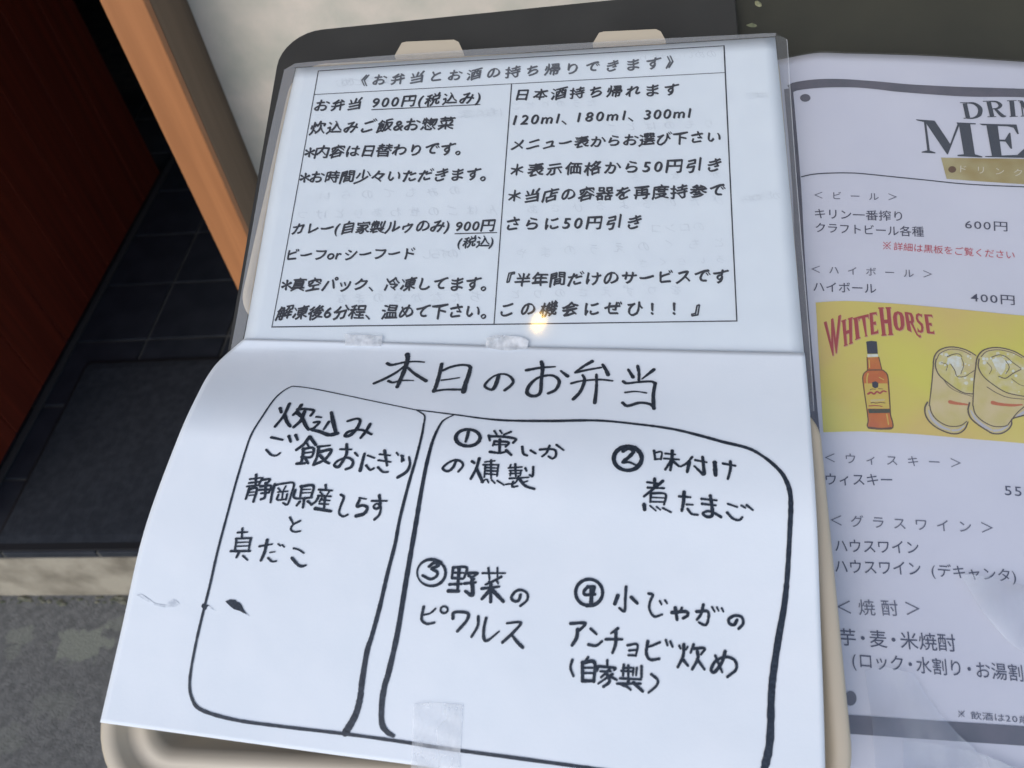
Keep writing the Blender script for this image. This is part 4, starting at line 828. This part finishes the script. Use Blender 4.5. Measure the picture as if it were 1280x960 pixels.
ip('label_band', 'dgreen', [[(346,755),(491,755),(495,781),(350,783)]], 0.00043)
ip('label_mark', 'cap', [[(372,578),(395,570),(415,582),(412,612),(392,618),(374,606)]], 0.00044)
def istroke(name, m, data, org, sc, dh, parent=None):
    acc = Acc()
    for P, wd in data:
        wd = tuple(np.array(wd, float) / sc) if np.ndim(wd) else wd / sc
        stroke(acc, np.array(P, float) / sc + np.array(org), wd, hm, dh, 6, 0.03)
    return link(name, acc.v, acc.f, m, parent or mp_)
istroke('label_lettering', 'logo', [([(345,655),(365,645),(385,655),(405,640),(425,650),(445,636),(465,640)],11), ([(352,735),(400,733),(440,738)],6)], Q, 5.333, 0.00044)
istroke('label_lettering', 'drink', [([(370,700),(450,695)],14)], Q, 5.333, 0.00044)
istroke('bottle_highlight', 'label', [([(345,520),(338,560),(345,640)],7), ([(470,790),(482,860)],6), ([(352,430),(356,480)],6), ([(420,545),(450,560)],5)], Q, 5.333, 0.00043)
istroke('label_lettering', 'brown', [([(360,628),(375,622),(395,626)],4), ([(415,620),(445,622)],4), ([(365,715),(380,712),(400,716),(430,712),(460,716)],5), ([(372,768),(400,766),(440,769),(470,767)],4)], Q, 5.333, 0.000445)
istroke('bottle_outline', 'brown', [(body + [body[0]], 7), ([(339,412),(342,497)],6), ([(417,410),(438,497)],6), ([(346,497),(436,497)],6), ([(350,880),(430,888),(500,882)],12)], Q, 5.333, 0.00045)
Gq = (1140, 420)
GLASS = [dict(
    body=[(185,200),(210,140),(270,105),(350,98),(440,115),(545,165),(545,300),(520,520),(500,640),(470,750),(400,830),(320,830),(220,790),(150,735),(112,660),(120,590),(150,560),(168,400)],
    mouth=[(215,210),(235,165),(290,135),(360,128),(440,145),(520,180),(530,480),(450,490),(380,455),(300,395),(235,335),(212,270)],
    ice=[(300,195),(350,170),(420,185),(425,245),(412,330),(385,345),(365,290),(330,245)], box=(240, 510, 150, 470),
    shade=[([(140,640),(175,715),(245,778),(320,806)], (8,20,22,12)), ([(345,812),(400,806),(445,775)], (14,10))],
    line=[([(180,235),(190,180),(225,130),(290,102),(360,98),(440,115),(500,142),(545,170)], 10), ([(205,200),(198,260),(228,335),(300,400),(380,458),(450,492),(525,500)], 9), ([(212,200),(235,155),(300,122),(360,116),(430,130),(500,165)], 6), ([(182,225),(168,400),(145,600)], 9),
          ([(130,570),(108,620),(118,690),(165,755),(240,805),(330,838),(400,836),(450,800),(478,740)], 11), ([(150,600),(165,660),(210,720),(290,768),(360,778),(420,768),(465,735)], 8), ([(255,360),(320,440),(400,485),(510,520)], 5),
          ([(300,180),(350,160),(400,158),(425,180)], 7), ([(330,245),(365,300),(385,350),(450,350),(490,325),(530,300)], 6), ([(420,190),(440,250),(415,330)], 5), ([(250,230),(300,250),(290,300)], 5)],
    label=[([(325,568),(380,580),(470,590)], (30,24,14))]),
  dict(
    body=[(560,200),(590,140),(650,108),(740,103),(860,130),(980,190),(1060,260),(1060,560),(960,640),(860,715),(840,790),(760,838),(690,835),(590,785),(520,730),(482,660),(490,600),(515,570),(535,400)],
    mouth=[(572,260),(590,180),(650,135),(740,125),(860,150),(980,215),(1050,290),(1050,530),(900,515),(800,490),(700,440),(610,365)],
    ice=[(680,205),(760,180),(800,215),(795,290),(760,340),(720,290)], box=(600, 960, 150, 500),
    shade=[([(500,640),(545,715),(615,775),(680,808)], (8,20,22,12)), ([(700,815),(760,806),(815,775)], (16,12)), ([(900,690),(960,655),(1040,610)], (14,22,18))],
    line=[([(545,240),(560,180),(600,132),(660,108),(745,103),(860,130),(960,185),(1060,260)], 10), ([(572,200),(566,270),(610,350),(700,425),(790,480),(860,502),(960,520),(1050,530)], 9), ([(590,180),(640,135),(740,122),(850,145),(940,190)], 6), ([(548,230),(528,400),(518,600)], 9),
          ([(490,575),(478,640),(500,705),(560,760),(640,812),(690,838),(760,838),(820,805),(850,760),(855,715),(930,690),(1060,660)], 11), ([(520,600),(540,670),(600,730),(680,772),(750,780),(810,770),(840,735),(900,660),(980,590)], 8), ([(640,440),(720,490),(820,530),(960,545)], 6),
          ([(680,185),(740,165),(800,180),(860,230),(930,280)], 7), ([(740,350),(800,365),(860,325),(930,290)], 8), ([(800,215),(830,270),(800,330)], 6), ([(640,230),(680,280),(660,330)], 5), ([(850,370),(920,420),(1000,440)], 5)],
    label=[([(690,575),(750,588),(860,597),(940,592)], (30,24,20,10))])]
for k, g in enumerate(GLASS):
    o_ = 0.00036 + k * 6e-5
    acc = Acc(); poly(acc, g['body'], hm, o_, Gq, K6); link('glass_body', acc.v, acc.f, 'drink', mp_)
    acc = Acc(); poly(acc, g['mouth'], hm, o_ + 1e-5, Gq, K6); link('glass_mouth', acc.v, acc.f, 'mouth', mp_)
    acc = Acc(); poly(acc, g['ice'], hm, o_ + 2e-5, Gq, K6); x0_, x1_, y0_, y1_ = g['box']
    for _ in range(40):
        cx, cy = rng.uniform(x0_, x1_), rng.uniform(y0_, y1_)
        if cy > y0_ + 90 + (cx - x0_) * 0.85: continue
        r_ = rng.uniform(5, 18); poly(acc, [(cx + r_ * math.cos(t), cy + r_ * math.sin(t)) for t in (0, 1.3, 2.6, 3.9, 5.2)], hm, o_ + 2.5e-5, Gq, K6)
    link('ice', acc.v, acc.f, 'foam', mp_, kind='stuff')
    istroke('glass_base_shade', 'gpale', g['shade'], Gq, K6, o_ + 3e-5)
    istroke('glass_outline', 'gline', g['line'], Gq, K6, o_ + 3.2e-5)
    istroke('glass_label', 'glabel', g['label'], Gq, K6, o_ + 3.4e-5)
build_texts()
# added milky film in the shape of the glare bands on the creased sleeve
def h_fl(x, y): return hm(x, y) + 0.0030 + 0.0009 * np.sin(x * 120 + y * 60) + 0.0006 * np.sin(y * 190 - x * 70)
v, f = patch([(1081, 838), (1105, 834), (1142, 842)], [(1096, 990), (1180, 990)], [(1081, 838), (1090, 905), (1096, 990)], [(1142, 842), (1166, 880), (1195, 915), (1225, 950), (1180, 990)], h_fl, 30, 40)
link('sleeve_glare_film', v, f, 'f_glare', dm, smooth=True)
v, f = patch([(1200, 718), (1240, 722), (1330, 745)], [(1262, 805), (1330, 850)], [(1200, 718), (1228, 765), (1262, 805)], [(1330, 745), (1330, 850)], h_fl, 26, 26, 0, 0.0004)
link('sleeve_glare_film', v, f, 'f_glare', dm, smooth=True)
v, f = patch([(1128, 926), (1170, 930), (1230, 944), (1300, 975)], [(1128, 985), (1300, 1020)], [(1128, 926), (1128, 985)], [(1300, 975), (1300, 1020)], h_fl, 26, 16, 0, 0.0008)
link('sleeve_glare_film', v, f, 'f_glare', dm, smooth=True)
